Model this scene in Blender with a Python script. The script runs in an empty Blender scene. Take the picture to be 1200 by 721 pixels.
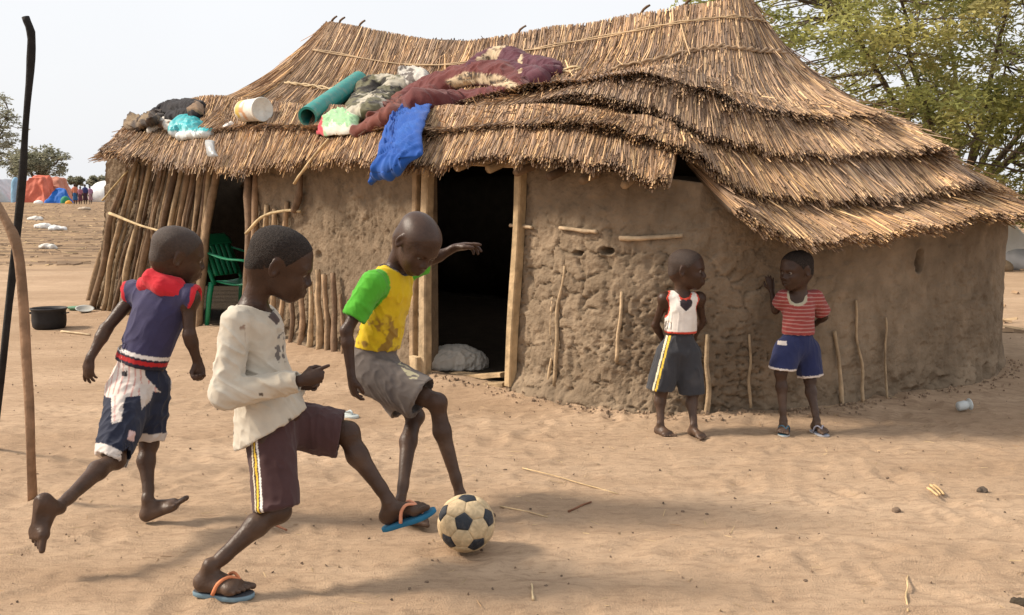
import bpy, math, random
import numpy as np
from mathutils import Vector, Matrix, Euler

# ------------------------------------------------------------------ camera, sky, sun, exposure
SC = bpy.context.scene
COL = SC.collection
F = 1200.0; CAMH = 1.3; HY = 228.0
PITCH = math.atan((360.5 - HY) / F)
cam_d = bpy.data.cameras.new("camera"); cam = bpy.data.objects.new("camera", cam_d); COL.objects.link(cam)
cam.location = (0, 0, CAMH); cam.rotation_euler = (math.pi / 2 - PITCH, 0, 0)
cam_d.sensor_width = 36; cam_d.lens = 36; cam_d.clip_end = 6000; cam_d.clip_start = 0.05
SC.camera = cam
SUN_EL = math.radians(38); SUN_DIR = Vector((-0.985, 0.10, 0)).normalized()
SUN_V = Vector((SUN_DIR.x * math.cos(SUN_EL), SUN_DIR.y * math.cos(SUN_EL), math.sin(SUN_EL)))
world = bpy.data.worlds.new("World"); SC.world = world; world.use_nodes = True
wn = world.node_tree.nodes; wl = world.node_tree.links
bgn = wn["Background"]
skyn = wn.new("ShaderNodeTexSky"); skyn.sky_type = 'NISHITA'; skyn.sun_disc = False
skyn.sun_elevation = SUN_EL; skyn.sun_rotation = math.atan2(SUN_DIR.x, SUN_DIR.y)
skyn.dust_density = 6.0; skyn.air_density = 1.0; skyn.ozone_density = 1.0
# thin, even high cloud: a pale veil with soft large patches over the whole dome
tc = wn.new("ShaderNodeTexCoord"); wnoi = wn.new("ShaderNodeTexNoise"); wnoi.inputs["Scale"].default_value = 1.6
wnoi.inputs["Detail"].default_value = 5; wl.new(tc.outputs["Generated"], wnoi.inputs["Vector"])
wr = wn.new("ShaderNodeMapRange"); wr.inputs[1].default_value = 0.3; wr.inputs[2].default_value = 0.75
wr.inputs[3].default_value = 0.78; wr.inputs[4].default_value = 0.95; wl.new(wnoi.outputs[0], wr.inputs[0])
wmix = wn.new("ShaderNodeMix"); wmix.data_type = 'RGBA'; wl.new(wr.outputs[0], wmix.inputs[0])
wl.new(skyn.outputs[0], wmix.inputs[6]); wmix.inputs[7].default_value = (7.4, 7.5, 7.7, 1)
wl.new(wmix.outputs[2], bgn.inputs[0]); bgn.inputs[1].default_value = 0.1
sun_d = bpy.data.lights.new("sun", 'SUN'); sun_d.energy = 3.9; sun_d.angle = math.radians(9); sun_d.color = (1.0, 0.885, 0.735)
sun = bpy.data.objects.new("sun", sun_d); COL.objects.link(sun)
sun.rotation_euler = SUN_V.to_track_quat('Z', 'Y').to_euler()
SC.view_settings.view_transform = 'Standard'; SC.view_settings.look = 'None'
SC.view_settings.gamma = 1; SC.view_settings.exposure = 0.48; SC.view_settings.use_curve_mapping = False

SC.cycles.debug_use_spatial_splits = True; SC.cycles.max_bounces = 4; SC.cycles.diffuse_bounces = 2; SC.cycles.glossy_bounces = 2; SC.cycles.transmission_bounces = 4

# ------------------------------------------------------------------ helpers
rng = np.random.default_rng(11); random.seed(5)
cP, sP = math.cos(PITCH), math.sin(PITCH)
A = lambda *v: np.array(v, dtype=float)
def ray(px, py):
    a = (px - 600) / F; b = (360.5 - py) / F
    return np.array([a, cP + b * sP, -sP + b * cP])
def at(px, py, Y):                      # the point on a sight line that lies Y metres ahead
    r = ray(px, py); return r * (Y / r[1]) + np.array([0, 0, CAMH])
def gnd(px, py, z=0.0):
    r = ray(px, py); return r * ((CAMH - z) / -r[2]) + np.array([0, 0, CAMH])
def unit(v):
    v = np.asarray(v, float); return v / (np.linalg.norm(v) + 1e-12)
def _h(ix, iy, iz, seed):
    h = (ix.astype(np.int64) * 374761393 + iy.astype(np.int64) * 668265263 + iz.astype(np.int64) * 2147483647 + seed * 974634777) & 0xFFFFFFFF
    h = ((h ^ (h >> 13)) * 1274126177) & 0xFFFFFFFF
    h = ((h ^ (h >> 16)) * 2246822519) & 0xFFFFFFFF
    return ((h ^ (h >> 15)) & 0xFFFFFF) / float(0xFFFFFF)
def vnoise(P, seed=0):
    P = np.asarray(P, float); i = np.floor(P).astype(np.int64); f = P - i; f = f * f * (3 - 2 * f)
    r = 0
    for dx in (0, 1):
        wx = f[..., 0] if dx else 1 - f[..., 0]
        for dy in (0, 1):
            wy = f[..., 1] if dy else 1 - f[..., 1]
            for dz in (0, 1):
                wz = f[..., 2] if dz else 1 - f[..., 2]
                r = r + wx * wy * wz * _h(i[..., 0] + dx, i[..., 1] + dy, i[..., 2] + dz, seed)
    return r * 2 - 1
def fbm(P, seed=0, oct=4, gain=0.5):
    P = np.asarray(P, float); s = 0; a = 1; t = 0
    for o in range(oct):
        s = s + a * vnoise(P * (2.03 ** o), seed + o * 17); t += a; a *= gain
    return s / t
def worley2(x, y, seed=0, jit=0.9):     # nearest and second distance plus a cell value
    ix = np.floor(x).astype(np.int64); iy = np.floor(y).astype(np.int64)
    f1 = np.full(x.shape, 9.0); f2 = f1.copy(); cv = np.zeros(x.shape); z = np.zeros_like(ix)
    for dx in (-1, 0, 1):
        for dy in (-1, 0, 1):
            jx = ix + dx; jy = iy + dy
            ox = jx + 0.5 + jit * (_h(jx, jy, z, seed) - 0.5); oy = jy + 0.5 + jit * (_h(jx, jy, z, seed + 7) - 0.5)
            d = np.hypot(x - ox, y - oy); c = _h(jx, jy, z, seed + 13)
            near = d < f1
            f2 = np.where(near, f1, np.minimum(f2, d)); cv = np.where(near, c, cv); f1 = np.where(near, d, f1)
    return f1, f2, cv
def smooth(a, b, x):
    t = np.clip((x - a) / (b - a), 0, 1); return t * t * (3 - 2 * t)

def mkmesh(name, V, Fc, col=None, flat=False):
    """Fc: (n,3) / (n,4) array, or a list of such arrays"""
    me = bpy.data.meshes.new(name)
    V = np.asarray(V, np.float32)
    Fl = [np.asarray(f, np.int32) for f in (Fc if isinstance(Fc, list) else [Fc]) if len(f)]
    nl = sum(f.size for f in Fl); nf = sum(len(f) for f in Fl)
    me.vertices.add(len(V)); me.vertices.foreach_set("co", V.ravel())
    me.loops.add(nl); me.loops.foreach_set("vertex_index", np.concatenate([f.ravel() for f in Fl]))
    me.polygons.add(nf)
    sizes = np.concatenate([np.full(len(f), f.shape[1], np.int32) for f in Fl])
    me.polygons.foreach_set("loop_start", np.concatenate([[0], np.cumsum(sizes)[:-1]]).astype(np.int32))
    me.polygons.foreach_set("use_smooth", np.full(nf, not flat))
    if col is not None:
        col = np.asarray(col, np.float32)
        if col.shape[1] == 3: col = np.concatenate([col, np.ones((len(col), 1), np.float32)], 1)
        at_ = me.color_attributes.new("Col", 'FLOAT_COLOR', 'POINT'); at_.data.foreach_set("color", col.ravel())
    me.update(calc_edges=True)
    return me
def link(name, me, mat=None, parent=None):
    o = bpy.data.objects.new(name, me); COL.objects.link(o)
    if mat is not None:
        if me is not None and len(me.materials) == 0: me.materials.append(mat)
    if parent is not None: o.parent = parent
    return o
def tag(o, label=None, cat=None, group=None, kind=None):
    if label: o["label"] = label
    if cat: o["category"] = cat
    if group: o["group"] = group
    if kind: o["kind"] = kind
    return o
def empty(name, loc, label, cat, group=None):
    o = bpy.data.objects.new(name, None); COL.objects.link(o); o.location = Vector(loc); o.empty_display_size = 0.1
    return tag(o, label, cat, group)
def slim(o, ratio):                      # thin the mesh where it is needlessly dense
    md = o.modifiers.new("decimate", 'DECIMATE'); md.ratio = ratio
    dg = bpy.context.evaluated_depsgraph_get(); me = bpy.data.meshes.new_from_object(o.evaluated_get(dg)); old = o.data; me.name = old.name
    o.modifiers.clear(); o.data = me; bpy.data.meshes.remove(old); return o
class Geo:                               # gathers pieces of ONE mesh
    def __init__(s): s.v = []; s.q = []; s.t = []; s.c = []; s.n = 0
    def add(s, V, Q=None, T=None, col=(1, 1, 1)):
        V = np.asarray(V, float)
        s.v.append(V)
        if Q is not None and len(Q): s.q.append(np.asarray(Q, int) + s.n)
        if T is not None and len(T): s.t.append(np.asarray(T, int) + s.n)
        c = np.asarray(col, float)
        s.c.append(np.tile(c, (len(V), 1)) if c.ndim == 1 else c); s.n += len(V)
    def mesh(s, name, base=(0, 0, 0), flat=False):
        V = np.concatenate(s.v) - np.asarray(base, float)
        fs = []
        if s.q: fs.append(np.concatenate(s.q))
        if s.t: fs.append(np.concatenate(s.t))
        return mkmesh(name, V, fs, np.concatenate(s.c), flat)
def crom(P, n, closed=False):            # Catmull-Rom through points, n samples
    P = np.asarray(P, float); m = len(P)
    if closed: u = np.arange(n) / n * m
    else: u = np.linspace(0, m - 1, n)
    i = np.floor(u).astype(int)
    if not closed: i = np.minimum(i, m - 2)
    f = (u - i)[:, None]
    g = (lambda k: P[k % m]) if closed else (lambda k: np.where((k < 0)[:, None], 2 * P[0] - P[1], np.where((k > m - 1)[:, None], 2 * P[m - 1] - P[m - 2], P[np.clip(k, 0, m - 1)])))
    p0, p1, p2, p3 = g(i - 1), g(i), g(i + 1), g(i + 2)
    return 0.5 * (2 * p1 + (p2 - p0) * f + (2 * p0 - 5 * p1 + 4 * p2 - p3) * f ** 2 + (3 * p1 - p0 - 3 * p2 + p3) * f ** 3)
def tube(P, R, n=8, caps=True, rough=0, seed=0, flatten=None):
    P = np.asarray(P, float); m = len(P); R = np.broadcast_to(np.asarray(R, float), (m,)).copy()
    T = np.gradient(P, axis=0); T /= np.linalg.norm(T, axis=1)[:, None] + 1e-9
    ref = A(0, 0, 1) if abs(T[0][2]) < 0.8 else A(1, 0, 0)
    V = []
    N = unit(np.cross(T[0], ref))
    a = np.arange(n) / n * 2 * math.pi
    for i in range(m):
        N = unit(N - T[i] * N.dot(T[i])); B = np.cross(T[i], N)
        rr = R[i] * np.ones(n)
        if rough: rr = rr * (1 + rough * vnoise(np.stack([np.cos(a) * 1.3 + seed, np.sin(a) * 1.3, np.full(n, i * 0.37 + seed)], -1), seed))
        b = B * (flatten if flatten else 1)
        V.append(P[i] + (np.cos(a) * rr)[:, None] * N + (np.sin(a) * rr)[:, None] * b)
    V = np.concatenate(V)
    i = np.arange(m - 1)[:, None] * n; j = np.arange(n)[None]; j2 = (j + 1) % n
    Q = np.stack([i + j, i + j2, i + n + j2, i + n + j], -1).reshape(-1, 4)
    Tt = []
    if caps:
        V = np.concatenate([V, P[:1], P[-1:]]); k = m * n
        Tt = [[k, (q + 1) % n, q] for q in range(n)] + [[k + 1, (m - 1) * n + q, (m - 1) * n + (q + 1) % n] for q in range(n)]
    return V, Q, Tt
def grid_faces(nu, nv, flip=False):
    i = np.arange(nu - 1)[:, None]; j = np.arange(nv - 1)[None]
    a = i * nv + j
    Q = np.stack([a, a + nv, a + nv + 1, a + 1], -1).reshape(-1, 4)
    return Q[:, ::-1] if flip else Q
def vnormals(V, Fq):
    N = np.zeros_like(V)
    n = np.cross(V[Fq[:, 2]] - V[Fq[:, 0]], V[Fq[:, 3]] - V[Fq[:, 1]])
    for k in range(4): np.add.at(N, Fq[:, k], n)
    return N / (np.linalg.norm(N, axis=1)[:, None] + 1e-12)

# ------------------------------------------------------------------ materials
MATS = {}
def mat(name, col=(0.5, 0.5, 0.5), rough=0.8, var=0.25, scale=8.0, bump=0.2, bscale=40.0, spec=0.3, attr=False, dark=None, trans=0.0, sheen=0.0, coat=0.0, wear=None):
    if name in MATS: return MATS[name]
    m = bpy.data.materials.new(name); m.use_nodes = True; MATS[name] = m
    n = m.node_tree.nodes; l = m.node_tree.links; b = n["Principled BSDF"]
    tcn = n.new("ShaderNodeTexCoord")
    no = n.new("ShaderNodeTexNoise"); no.inputs["Scale"].default_value = scale; no.inputs["Detail"].default_value = 6
    l.new(tcn.outputs["Object"], no.inputs["Vector"])
    mr = n.new("ShaderNodeMapRange"); mr.inputs[1].default_value = 0.3; mr.inputs[2].default_value = 0.7
    mr.inputs[3].default_value = 1 - var; mr.inputs[4].default_value = 1 + var; l.new(no.outputs[0], mr.inputs[0])
    mx = n.new("ShaderNodeMix"); mx.data_type = 'RGBA'; mx.blend_type = 'MULTIPLY'; mx.inputs[0].default_value = 1
    if attr:
        an = n.new("ShaderNodeAttribute"); an.attribute_name = "Col"; src = an.outputs["Color"]
        l.new(src, mx.inputs[6])
    else: mx.inputs[6].default_value = (*col, 1)
    l.new(mr.outputs[0], mx.inputs[7]); out = mx.outputs[2]
    if wear:                             # dust or stains: (colour, amount, scale)
        n2 = n.new("ShaderNodeTexNoise"); n2.inputs["Scale"].default_value = wear[2]; n2.inputs["Detail"].default_value = 8; n2.inputs["Roughness"].default_value = 0.65
        l.new(tcn.outputs["Object"], n2.inputs["Vector"])
        m2 = n.new("ShaderNodeMapRange"); m2.inputs[1].default_value = 0.48; m2.inputs[2].default_value = 0.68; m2.inputs[3].default_value = 0; m2.inputs[4].default_value = wear[1]
        l.new(n2.outputs[0], m2.inputs[0])
        x2 = n.new("ShaderNodeMix"); x2.data_type = 'RGBA'; l.new(m2.outputs[0], x2.inputs[0]); l.new(out, x2.inputs[6]); x2.inputs[7].default_value = (*wear[0], 1)
        out = x2.outputs[2]
    l.new(out, b.inputs["Base Color"])
    b.inputs["Roughness"].default_value = rough; b.inputs["Specular IOR Level"].default_value = spec
    if sheen: b.inputs["Sheen Weight"].default_value = sheen; b.inputs["Sheen Roughness"].default_value = 0.6
    if coat: b.inputs["Coat Weight"].default_value = coat
    if bump:
        nb = n.new("ShaderNodeTexNoise"); nb.inputs["Scale"].default_value = bscale; nb.inputs["Detail"].default_value = 5
        l.new(tcn.outputs["Object"], nb.inputs["Vector"])
        bp = n.new("ShaderNodeBump"); bp.inputs["Strength"].default_value = bump; bp.inputs["Distance"].default_value = 0.01
        l.new(nb.outputs[0], bp.inputs["Height"]); l.new(bp.outputs[0], b.inputs["Normal"])
    if trans:
        tr = n.new("ShaderNodeBsdfTranslucent"); l.new(out, tr.inputs[0]); ms = n.new("ShaderNodeMixShader"); ms.inputs[0].default_value = trans
        o = n["Material Output"]; l.new(b.outputs[0], ms.inputs[1]); l.new(tr.outputs[0], ms.inputs[2]); l.new(ms.outputs[0], o.inputs[0])
    return m
M_MUD = mat("mud", rough=0.95, var=0.20, scale=9, bump=0.9, bscale=55, spec=0.1, attr=True)
M_STRAW = mat("straw", rough=0.62, var=0.15, scale=3, bump=0, spec=0.3, attr=True)
M_WOOD = mat("pole_wood", rough=0.85, var=0.3, scale=14, bump=0.5, bscale=60, spec=0.2, attr=True)
M_SKIN = mat("skin", rough=0.44, var=0.2, scale=18, bump=0.22, bscale=110, spec=0.27, attr=True)
M_CLOTH = mat("cloth", rough=0.9, var=0.08, scale=22, bump=0.18, bscale=300, spec=0.15, attr=True, sheen=0.1)
M_HAIR = mat("cropped_hair", col=(0.024, 0.0165, 0.013), rough=0.75, var=0.45, scale=130, bump=1.0, bscale=330, spec=0.25, wear=((.12, .09, .075), .3, 210))
M_EYE = mat("eye", rough=0.2, var=0.05, bump=0, spec=0.5, attr=True)
M_PLASTIC = mat("plastic", rough=0.45, var=0.1, scale=10, bump=0.08, bscale=50, spec=0.4, attr=True, wear=((0.33, 0.25, 0.17), 0.35, 14))
M_RUBBER = mat("rubber", rough=0.75, var=0.15, scale=30, bump=0.15, bscale=120, spec=0.25, attr=True)
M_LEAF = mat("leaf", rough=0.6, var=0.2, scale=1.5, bump=0, spec=0.25, attr=True, trans=0.5)
M_LITTER = mat("litter", rough=0.85, var=0.2, scale=10, bump=0, spec=0.2, attr=True)
M_TARP = mat("tarp", rough=0.7, var=0.14, scale=2.0, bump=0.3, bscale=6, spec=0.3, attr=True)

# ------------------------------------------------------------------ the hut's plan: a closed ring on the ground
RC = [(-4.9, 11.8), (-3.95, 10.8), (-3.0, 9.9), (-2.35, 9.3), (-1.4, 8.25), (-0.7, 7.3), (-0.1, 6.72), (0.21, 6.33), (0.6, 5.98), (1.0, 5.84), (1.45, 5.88), (1.96, 6.07), (2.65, 6.5), (3.36, 7.08),
      (3.78, 7.95), (3.65, 8.9), (3.0, 9.75), (1.9, 10.7), (0.6, 11.9), (-0.8, 13.2), (-2.2, 14.4), (-3.4, 14.9), (-4.5, 14.4), (-5.1, 13.1)]
NR = 960
RING = crom(np.array(RC), NR, True)
_t = np.roll(RING, -1, 0) - np.roll(RING, 1, 0); _t /= np.linalg.norm(_t, axis=1)[:, None]
RN = np.stack([_t[:, 1], -_t[:, 0]], -1)               # outward
if ((RING + RN - RING.mean(0)) ** 2).sum() < ((RING - RN - RING.mean(0)) ** 2).sum(): RN = -RN
def ring_hit(px, off=0.0):               # ring index and distance where a sight line first meets the ring
    R = RING + RN * off; S = np.roll(R, -1, 0)
    d = ray(px, 300)[:2]; d = d / d[1]
    c0 = R[:, 0] * d[1] - R[:, 1] * d[0]; c1 = S[:, 0] * d[1] - S[:, 1] * d[0]
    k = np.where(c0 * c1 <= 0)[0]
    if len(k) == 0:
        k = np.array([np.argmin(np.abs(c0) / np.hypot(*R.T))]); return int(k[0]), R[k[0]]
    f = c0[k] / (c0[k] - c1[k] + 1e-12); Pp = R[k] + (S[k] - R[k]) * f[:, None]
    j = np.argmin(Pp[:, 1]); return int(k[j]), Pp[j]
def at_ring(px, py, off=0.0):
    r = ray(px, py); _, p = ring_hit(px, off); lam = p[1] / r[1]
    return r * lam + np.array([0, 0, CAMH])
def spec(s):
    if s[0] == 'o': return at_ring(*s[1:])
    if s[0] == 'y': return at(*s[1:])
    return np.array(s[1:], float)
def in_ring_dist(x, y):                  # rough distance to the wall line
    d = np.full(x.shape, 99.0)
    for p in RING[::6]: d = np.minimum(d, np.hypot(x - p[0], y - p[1]))
    return d

# ------------------------------------------------------------------ ground
def graded(lo, hi, step, far, grow=1.16):
    c = list(np.arange(lo, hi + 1e-6, step)); s = step; x = c[-1]; R = []
    while x < far[1]: s *= grow; x += s; R.append(x)
    s = step; x = c[0]; L = []
    while x > far[0]: s *= grow; x -= s; L.append(x)
    return np.array(L[::-1] + c + R)
FOOT = [(rng.uniform(-3.2, 4.2), rng.uniform(2.6, 6.5), rng.uniform(0, 6.28), rng.uniform(0.05, 0.10)) for _ in range(330)]
RUTS = [(3.05, 0.09, 0.02), (3.42, 0.12, 0.016), (3.98, 0.10, 0.018), (4.6, 0.16, 0.012)]
def gz(x, y):
    x = np.asarray(x, float); y = np.asarray(y, float)
    P = np.stack([x * 0.9, y * 1.6, np.zeros_like(x)], -1)
    z = 0.022 * fbm(P * 0.55, 3, 3) + 0.010 * fbm(P * 2.6, 5, 4) + 0.006 * fbm(np.stack([x * 4, y * 15, 0 * x], -1), 8, 3)
    z = z + 0.011 * fbm(np.stack([x * 9, y * 11, 0 * x], -1), 12, 4, .62) + 0.007 * (1 - np.abs(vnoise(np.stack([x * 13, y * 17, 0 * x], -1), 14))) ** 4
    lane = y + 0.10 * x                      # long scuffed tracks running past the hut
    for c, w, d in RUTS:
        z = z - d * np.exp(-((lane - c - 0.05 * np.sin(x * 1.3)) / w) ** 2) * smooth(-2.5, 0.3, x)
    w = 1 - smooth(6, 14, np.hypot(x, y - 5))
    z = z * (0.25 + 0.75 * w) * 0.8 - 0.004
    dW = in_ring_dist(x, y)
    z = z + 0.05 * np.exp(-(dW / 0.22) ** 2)   # swept earth banked against the wall
    far = np.maximum(0, y - 15)
    z = z + 0.0085 * far * np.exp(-far / 900) + 0.12 * fbm(np.stack([x * 0.12, y * 0.12, 0 * x], -1), 21, 3) * smooth(12, 30, np.hypot(x, y))
    bank = smooth(17.6, 20.0, y + 0.25 * fbm(np.stack([x * .4, y * .4, 0 * x], -1), 4, 2)) * (1 - smooth(-3, 0, x))
    z = z + 0.16 * bank                        # low bank where the littered field starts
    return z
def gz_feet(X, Y, z):
    for fx, fy, a, r in FOOT:
        dx = X - fx; dy = Y - fy; m = (np.abs(dx) < 0.4) & (np.abs(dy) < 0.4)
        if not m.any(): continue
        u = (dx[m] * math.cos(a) + dy[m] * math.sin(a)) / (r * 1.6); v = (-dx[m] * math.sin(a) + dy[m] * math.cos(a)) / (r * 0.75)
        q = u * u + v * v
        z[m] += -0.010 * np.exp(-q * 1.4) + 0.0055 * np.exp(-((np.sqrt(q) - 1.25) / 0.3) ** 2)
    return z
gx = graded(-2.6, 3.2, 0.018, (-1500, 1500), 1.13); gy = graded(2.5, 6.2, 0.018, (-60, 2500), 1.10)
GX, GY = np.meshgrid(gx, gy, indexing='ij')
GZ = gz_feet(GX, GY, gz(GX.ravel(), GY.ravel()).reshape(GX.shape))
def mat_ground():
    m = bpy.data.materials.new("sandy_ground"); m.use_nodes = True
    n = m.node_tree.nodes; l = m.node_tree.links; b = n["Principled BSDF"]
    g = n.new("ShaderNodeNewGeometry"); sp = n.new("ShaderNodeSeparateXYZ"); l.new(g.outputs["Position"], sp.inputs[0])
    def noise(scale, det, vec=None, sx=None):
        t = n.new("ShaderNodeTexNoise"); t.inputs["Scale"].default_value = scale; t.inputs["Detail"].default_value = det; t.inputs["Roughness"].default_value = 0.6
        v = g.outputs["Position"]
        if sx:
            mp = n.new("ShaderNodeMapping"); mp.inputs["Scale"].default_value = sx; l.new(v, mp.inputs[0]); v = mp.outputs[0]
        l.new(v, t.inputs["Vector"]); return t.outputs[0]
    def ramp(src, a, b_, lo=0, hi=1):
        r = n.new("ShaderNodeMapRange"); r.inputs[1].default_value = a; r.inputs[2].default_value = b_; r.inputs[3].default_value = lo; r.inputs[4].default_value = hi; l.new(src, r.inputs[0]); return r.outputs[0]
    def mix(f, c1, c2):
        x = n.new("ShaderNodeMix"); x.data_type = 'RGBA'
        for s, i in ((f, 0), (c1, 6), (c2, 7)):
            if isinstance(s, tuple): x.inputs[i].default_value = (*s, 1)
            else: l.new(s, x.inputs[i])
        return x.outputs[2]
    c = mix(ramp(noise(0.9, 6, sx=(0.6, 1.5, 1)), 0.35, 0.65), (0.395, 0.268, 0.172), (0.535, 0.38, 0.256))
    c = mix(ramp(noise(9, 9, sx=(0.45, 2.2, 1)), 0.5, 0.72, 0, 0.75), c, (0.30, 0.20, 0.13))
    c = mix(ramp(noise(26, 6, sx=(0.7, 1.6, 1)), 0.5, 0.72, 0, 0.65), c, (0.28, 0.188, 0.122))
    c = mix(ramp(noise(140, 4), 0.5, 0.8, 0, 0.5), c, (0.56, 0.41, 0.27))
    # darker trampled chaff further off
    mm = n.new("ShaderNodeMath"); mm.operation = 'MULTIPLY_ADD'; l.new(noise(0.35, 5), mm.inputs[0]); mm.inputs[1].default_value = 6; l.new(sp.outputs[1], mm.inputs[2])
    f = ramp(mm.outputs[0], 19.5, 22.5)
    chaff = mix(ramp(noise(1.3, 8, sx=(0.5, 2, 1)), 0.4, 0.62), (0.17, 0.115, 0.075), (0.40, 0.27, 0.16))
    c = mix(f, c, chaff)
    l.new(c, b.inputs["Base Color"]); b.inputs["Roughness"].default_value = 0.95; b.inputs["Specular IOR Level"].default_value = 0.08
    bp = n.new("ShaderNodeBump"); bp.inputs["Strength"].default_value = 0.9; bp.inputs["Distance"].default_value = 0.022
    ad = n.new("ShaderNodeMath"); ad.operation = 'ADD'; l.new(noise(24, 9, sx=(0.5, 1.7, 1)), ad.inputs[0]); 
    m2 = n.new("ShaderNodeMath"); m2.operation = 'MULTIPLY'; m2.inputs[1].default_value = 0.45; l.new(noise(170, 3), m2.inputs[0]); l.new(m2.outputs[0], ad.inputs[1])
    l.new(ad.outputs[0], bp.inputs["Height"]); l.new(bp.outputs[0], b.inputs["Normal"])
    return m
go = link("ground", mkmesh("ground", np.stack([GX, GY, GZ], -1).reshape(-1, 3), grid_faces(len(gx), len(gy))), mat_ground())
tag(go, "bare sandy ground with scuffed footprints", kind="structure")
def gz1(x, y): return float(gz(np.array([x]), np.array([y]))[0])

# ------------------------------------------------------------------ the hut
HB = np.array([0.6, 8.9, 0.0])
hut = empty("mud_hut", HB, "low mud-walled hut with tiered straw thatch and an open dark doorway", "hut")
MUD1 = np.array([0.215, 0.159, 0.108]); MUD2 = np.array([0.150, 0.110, 0.074]); MUD3 = np.array([0.28, 0.21, 0.143])
sl = np.concatenate([[0], np.cumsum(np.linalg.norm(np.diff(RING, axis=0), axis=1))])   # arc length
iD0 = ring_hit(497)[0]; iD1 = ring_hit(603)[0]; iA0 = ring_hit(236)[0]; iA1 = ring_hit(296)[0]; iL = 0
pxk = [300, 490, 612, 770, 830, 880, 960, 1060, 1158]; zk = [1.66, 1.56, 1.52, 1.40, 1.36, 1.28, 1.20, 1.18, 1.18]
ik = [ring_hit(p)[0] for p in pxk] + [ring_hit(1158)[0] + 110, ring_hit(1158)[0] + 180, NR - 1]
def wall_top(i): return np.interp(i, [0] + ik, [1.72] + zk + [1.28, 1.52, 1.68])
HOLES = [(sl[ring_hit(1079)[0]], .885, .040, .075, .14), (sl[ring_hit(679)[0]], at_ring(679, 297)[2], .035, .018, .07), (sl[ring_hit(713)[0]], at_ring(713, 294)[2], .045, .022, .07), (sl[ring_hit(372)[0]], at_ring(372, 300)[2], .05, .04, .035)]
def wall_strip(name, s0, s1, ds, dz, off=0.0, thick=0.16, style=1.0, top=None, z0=-0.06, lean=0.0, fade=None):
    """outer skin with cracked clods, inner skin, ends and top, as one closed mesh"""
    S = np.arange(s0, s1 + ds * 0.5, ds); ii = np.interp(S, sl, np.arange(NR))
    k = np.floor(ii).astype(int) % NR; f = (ii - np.floor(ii))[:, None]
    C = RING[k] * (1 - f) + RING[(k + 1) % NR] * f; N = RN[k]
    nz = int(1.72 / dz); T = np.linspace(0, 1, nz)
    tp = (wall_top(ii) if top is None else np.full(len(S), top))
    Z = z0 + T[None] * (tp[:, None] - z0); SS = np.repeat(S[:, None], nz, 1)
    # clods: big cracked lumps, smaller crumbs, pits
    wx = SS + 0.085 * fbm(np.stack([SS * 5, Z * 5, 0 * Z], -1), 31, 4, .6); wz = Z + 0.085 * fbm(np.stack([SS * 5, Z * 5, 0 * Z + 9], -1), 33, 4, .6)
    f1, f2, cv = worley2(wx / 0.15, wz / 0.12, 41)
    h1, h2, hv = worley2(wx / 0.075, wz / 0.065, 43); sel = smooth(-.12, .12, fbm(np.stack([SS * 2.6, Z * 2.6, 0 * Z + 7], -1), 47, 3))
    f1 = f1 * (1 - sel) + h1 * sel; f2 = f2 * (1 - sel) + h2 * sel; cv = cv * (1 - sel) + hv * sel; g1, g2, gv = worley2(wx / 0.045, wz / 0.04, 45)
    low = fbm(np.stack([SS * 1.1, Z * 1.4, 0 * Z], -1), 51, 3)
    rel = np.clip(Z / tp[:, None], 0, 1)
    amt = np.clip(1.05 - 1.2 * smooth(0.58, 1.05, rel) + 0.55 * low, 0.28, 1.05) * style
    if fade is not None: amt = amt * (1 - (1 - smooth(0.25, 0.0, Z / tp[:, None])) * smooth(fade[0], fade[1], SS) * 0.65)
    cw = 0.5 + 0.5 * fbm(np.stack([SS * 4, Z * 4, 0 * Z + 5], -1), 37, 2)
    crack = (1 - smooth(0.0, 0.03 + 0.09 * cw, f2 - f1)) * smooth(0.2, 0.55, cw); crumb = 1 - smooth(0.0, 0.16, g2 - g1)
    pit = smooth(0.62, 0.8, 0.5 + 0.5 * vnoise(np.stack([SS * 16, Z * 12, 0 * Z], -1), 61)) * smooth(0.0, 0.4, 0.5 + low)
    base = smooth(0.30, 0.0, Z)
    hole = base * smooth(0.1, 0.45, fbm(np.stack([SS * 7, Z * 9, 0 * Z], -1), 71, 3))
    d = 0.028 * low + 0.010 * fbm(np.stack([SS * 5, Z * 5, 0 * Z + 3], -1), 53, 4)
    d += amt * (0.008 * (cv - 0.5) + 0.0035 * np.sqrt(np.clip(1 - f1 * 1.1, 0, 1)) - 0.021 * crack) - 0.006 * crumb * amt * (0.3 + gv)
    d += 0.0045 * fbm(np.stack([SS * 26, Z * 4, 0 * Z + 2], -1), 59, 3) * (1.2 - np.clip(amt, 0, 1))
    d += -0.012 * pit + 0.075 * base ** 2 * (0.6 + 0.7 * low) - 0.05 * hole
    for hs, hz, rs, rz, dp in HOLES:
        e = np.hypot((SS - hs) / rs, (Z - hz) / rz) + .12 * vnoise(np.stack([SS * 30, Z * 30, 0 * Z], -1), 5); d = d - dp * smooth(1.1, .75, e) + .012 * np.exp(-((e - 1.3) / .25) ** 2) * (dp > .05)
    d += 0.007 * fbm(np.stack([SS * 34, Z * 40, 0 * Z], -1), 57, 3)
    O = np.zeros((len(S), nz, 3)); O[..., :2] = C[:, None] + N[:, None] * (off + d)[..., None]; O[..., 2] = Z
    if lean:
        tg = np.stack([-N[:, 1], N[:, 0]], -1); O[..., :2] += tg[:, None] * (lean * np.maximum(Z, 0))[..., None]
    tone = 0.5 + 0.5 * fbm(np.stack([SS * 2.2, Z * 2.2, 0 * Z], -1), 81, 4)
    col = MUD2 + (MUD3 - MUD2) * np.clip(tone * 1.1 - 0.05 + 0.35 * (cv - 0.5) * amt, 0, 1)[..., None]
    col = col * (1 - 0.22 * crack * np.clip(amt, 0, 1))[..., None]              # darker colour at the bottom of cracks
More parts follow.
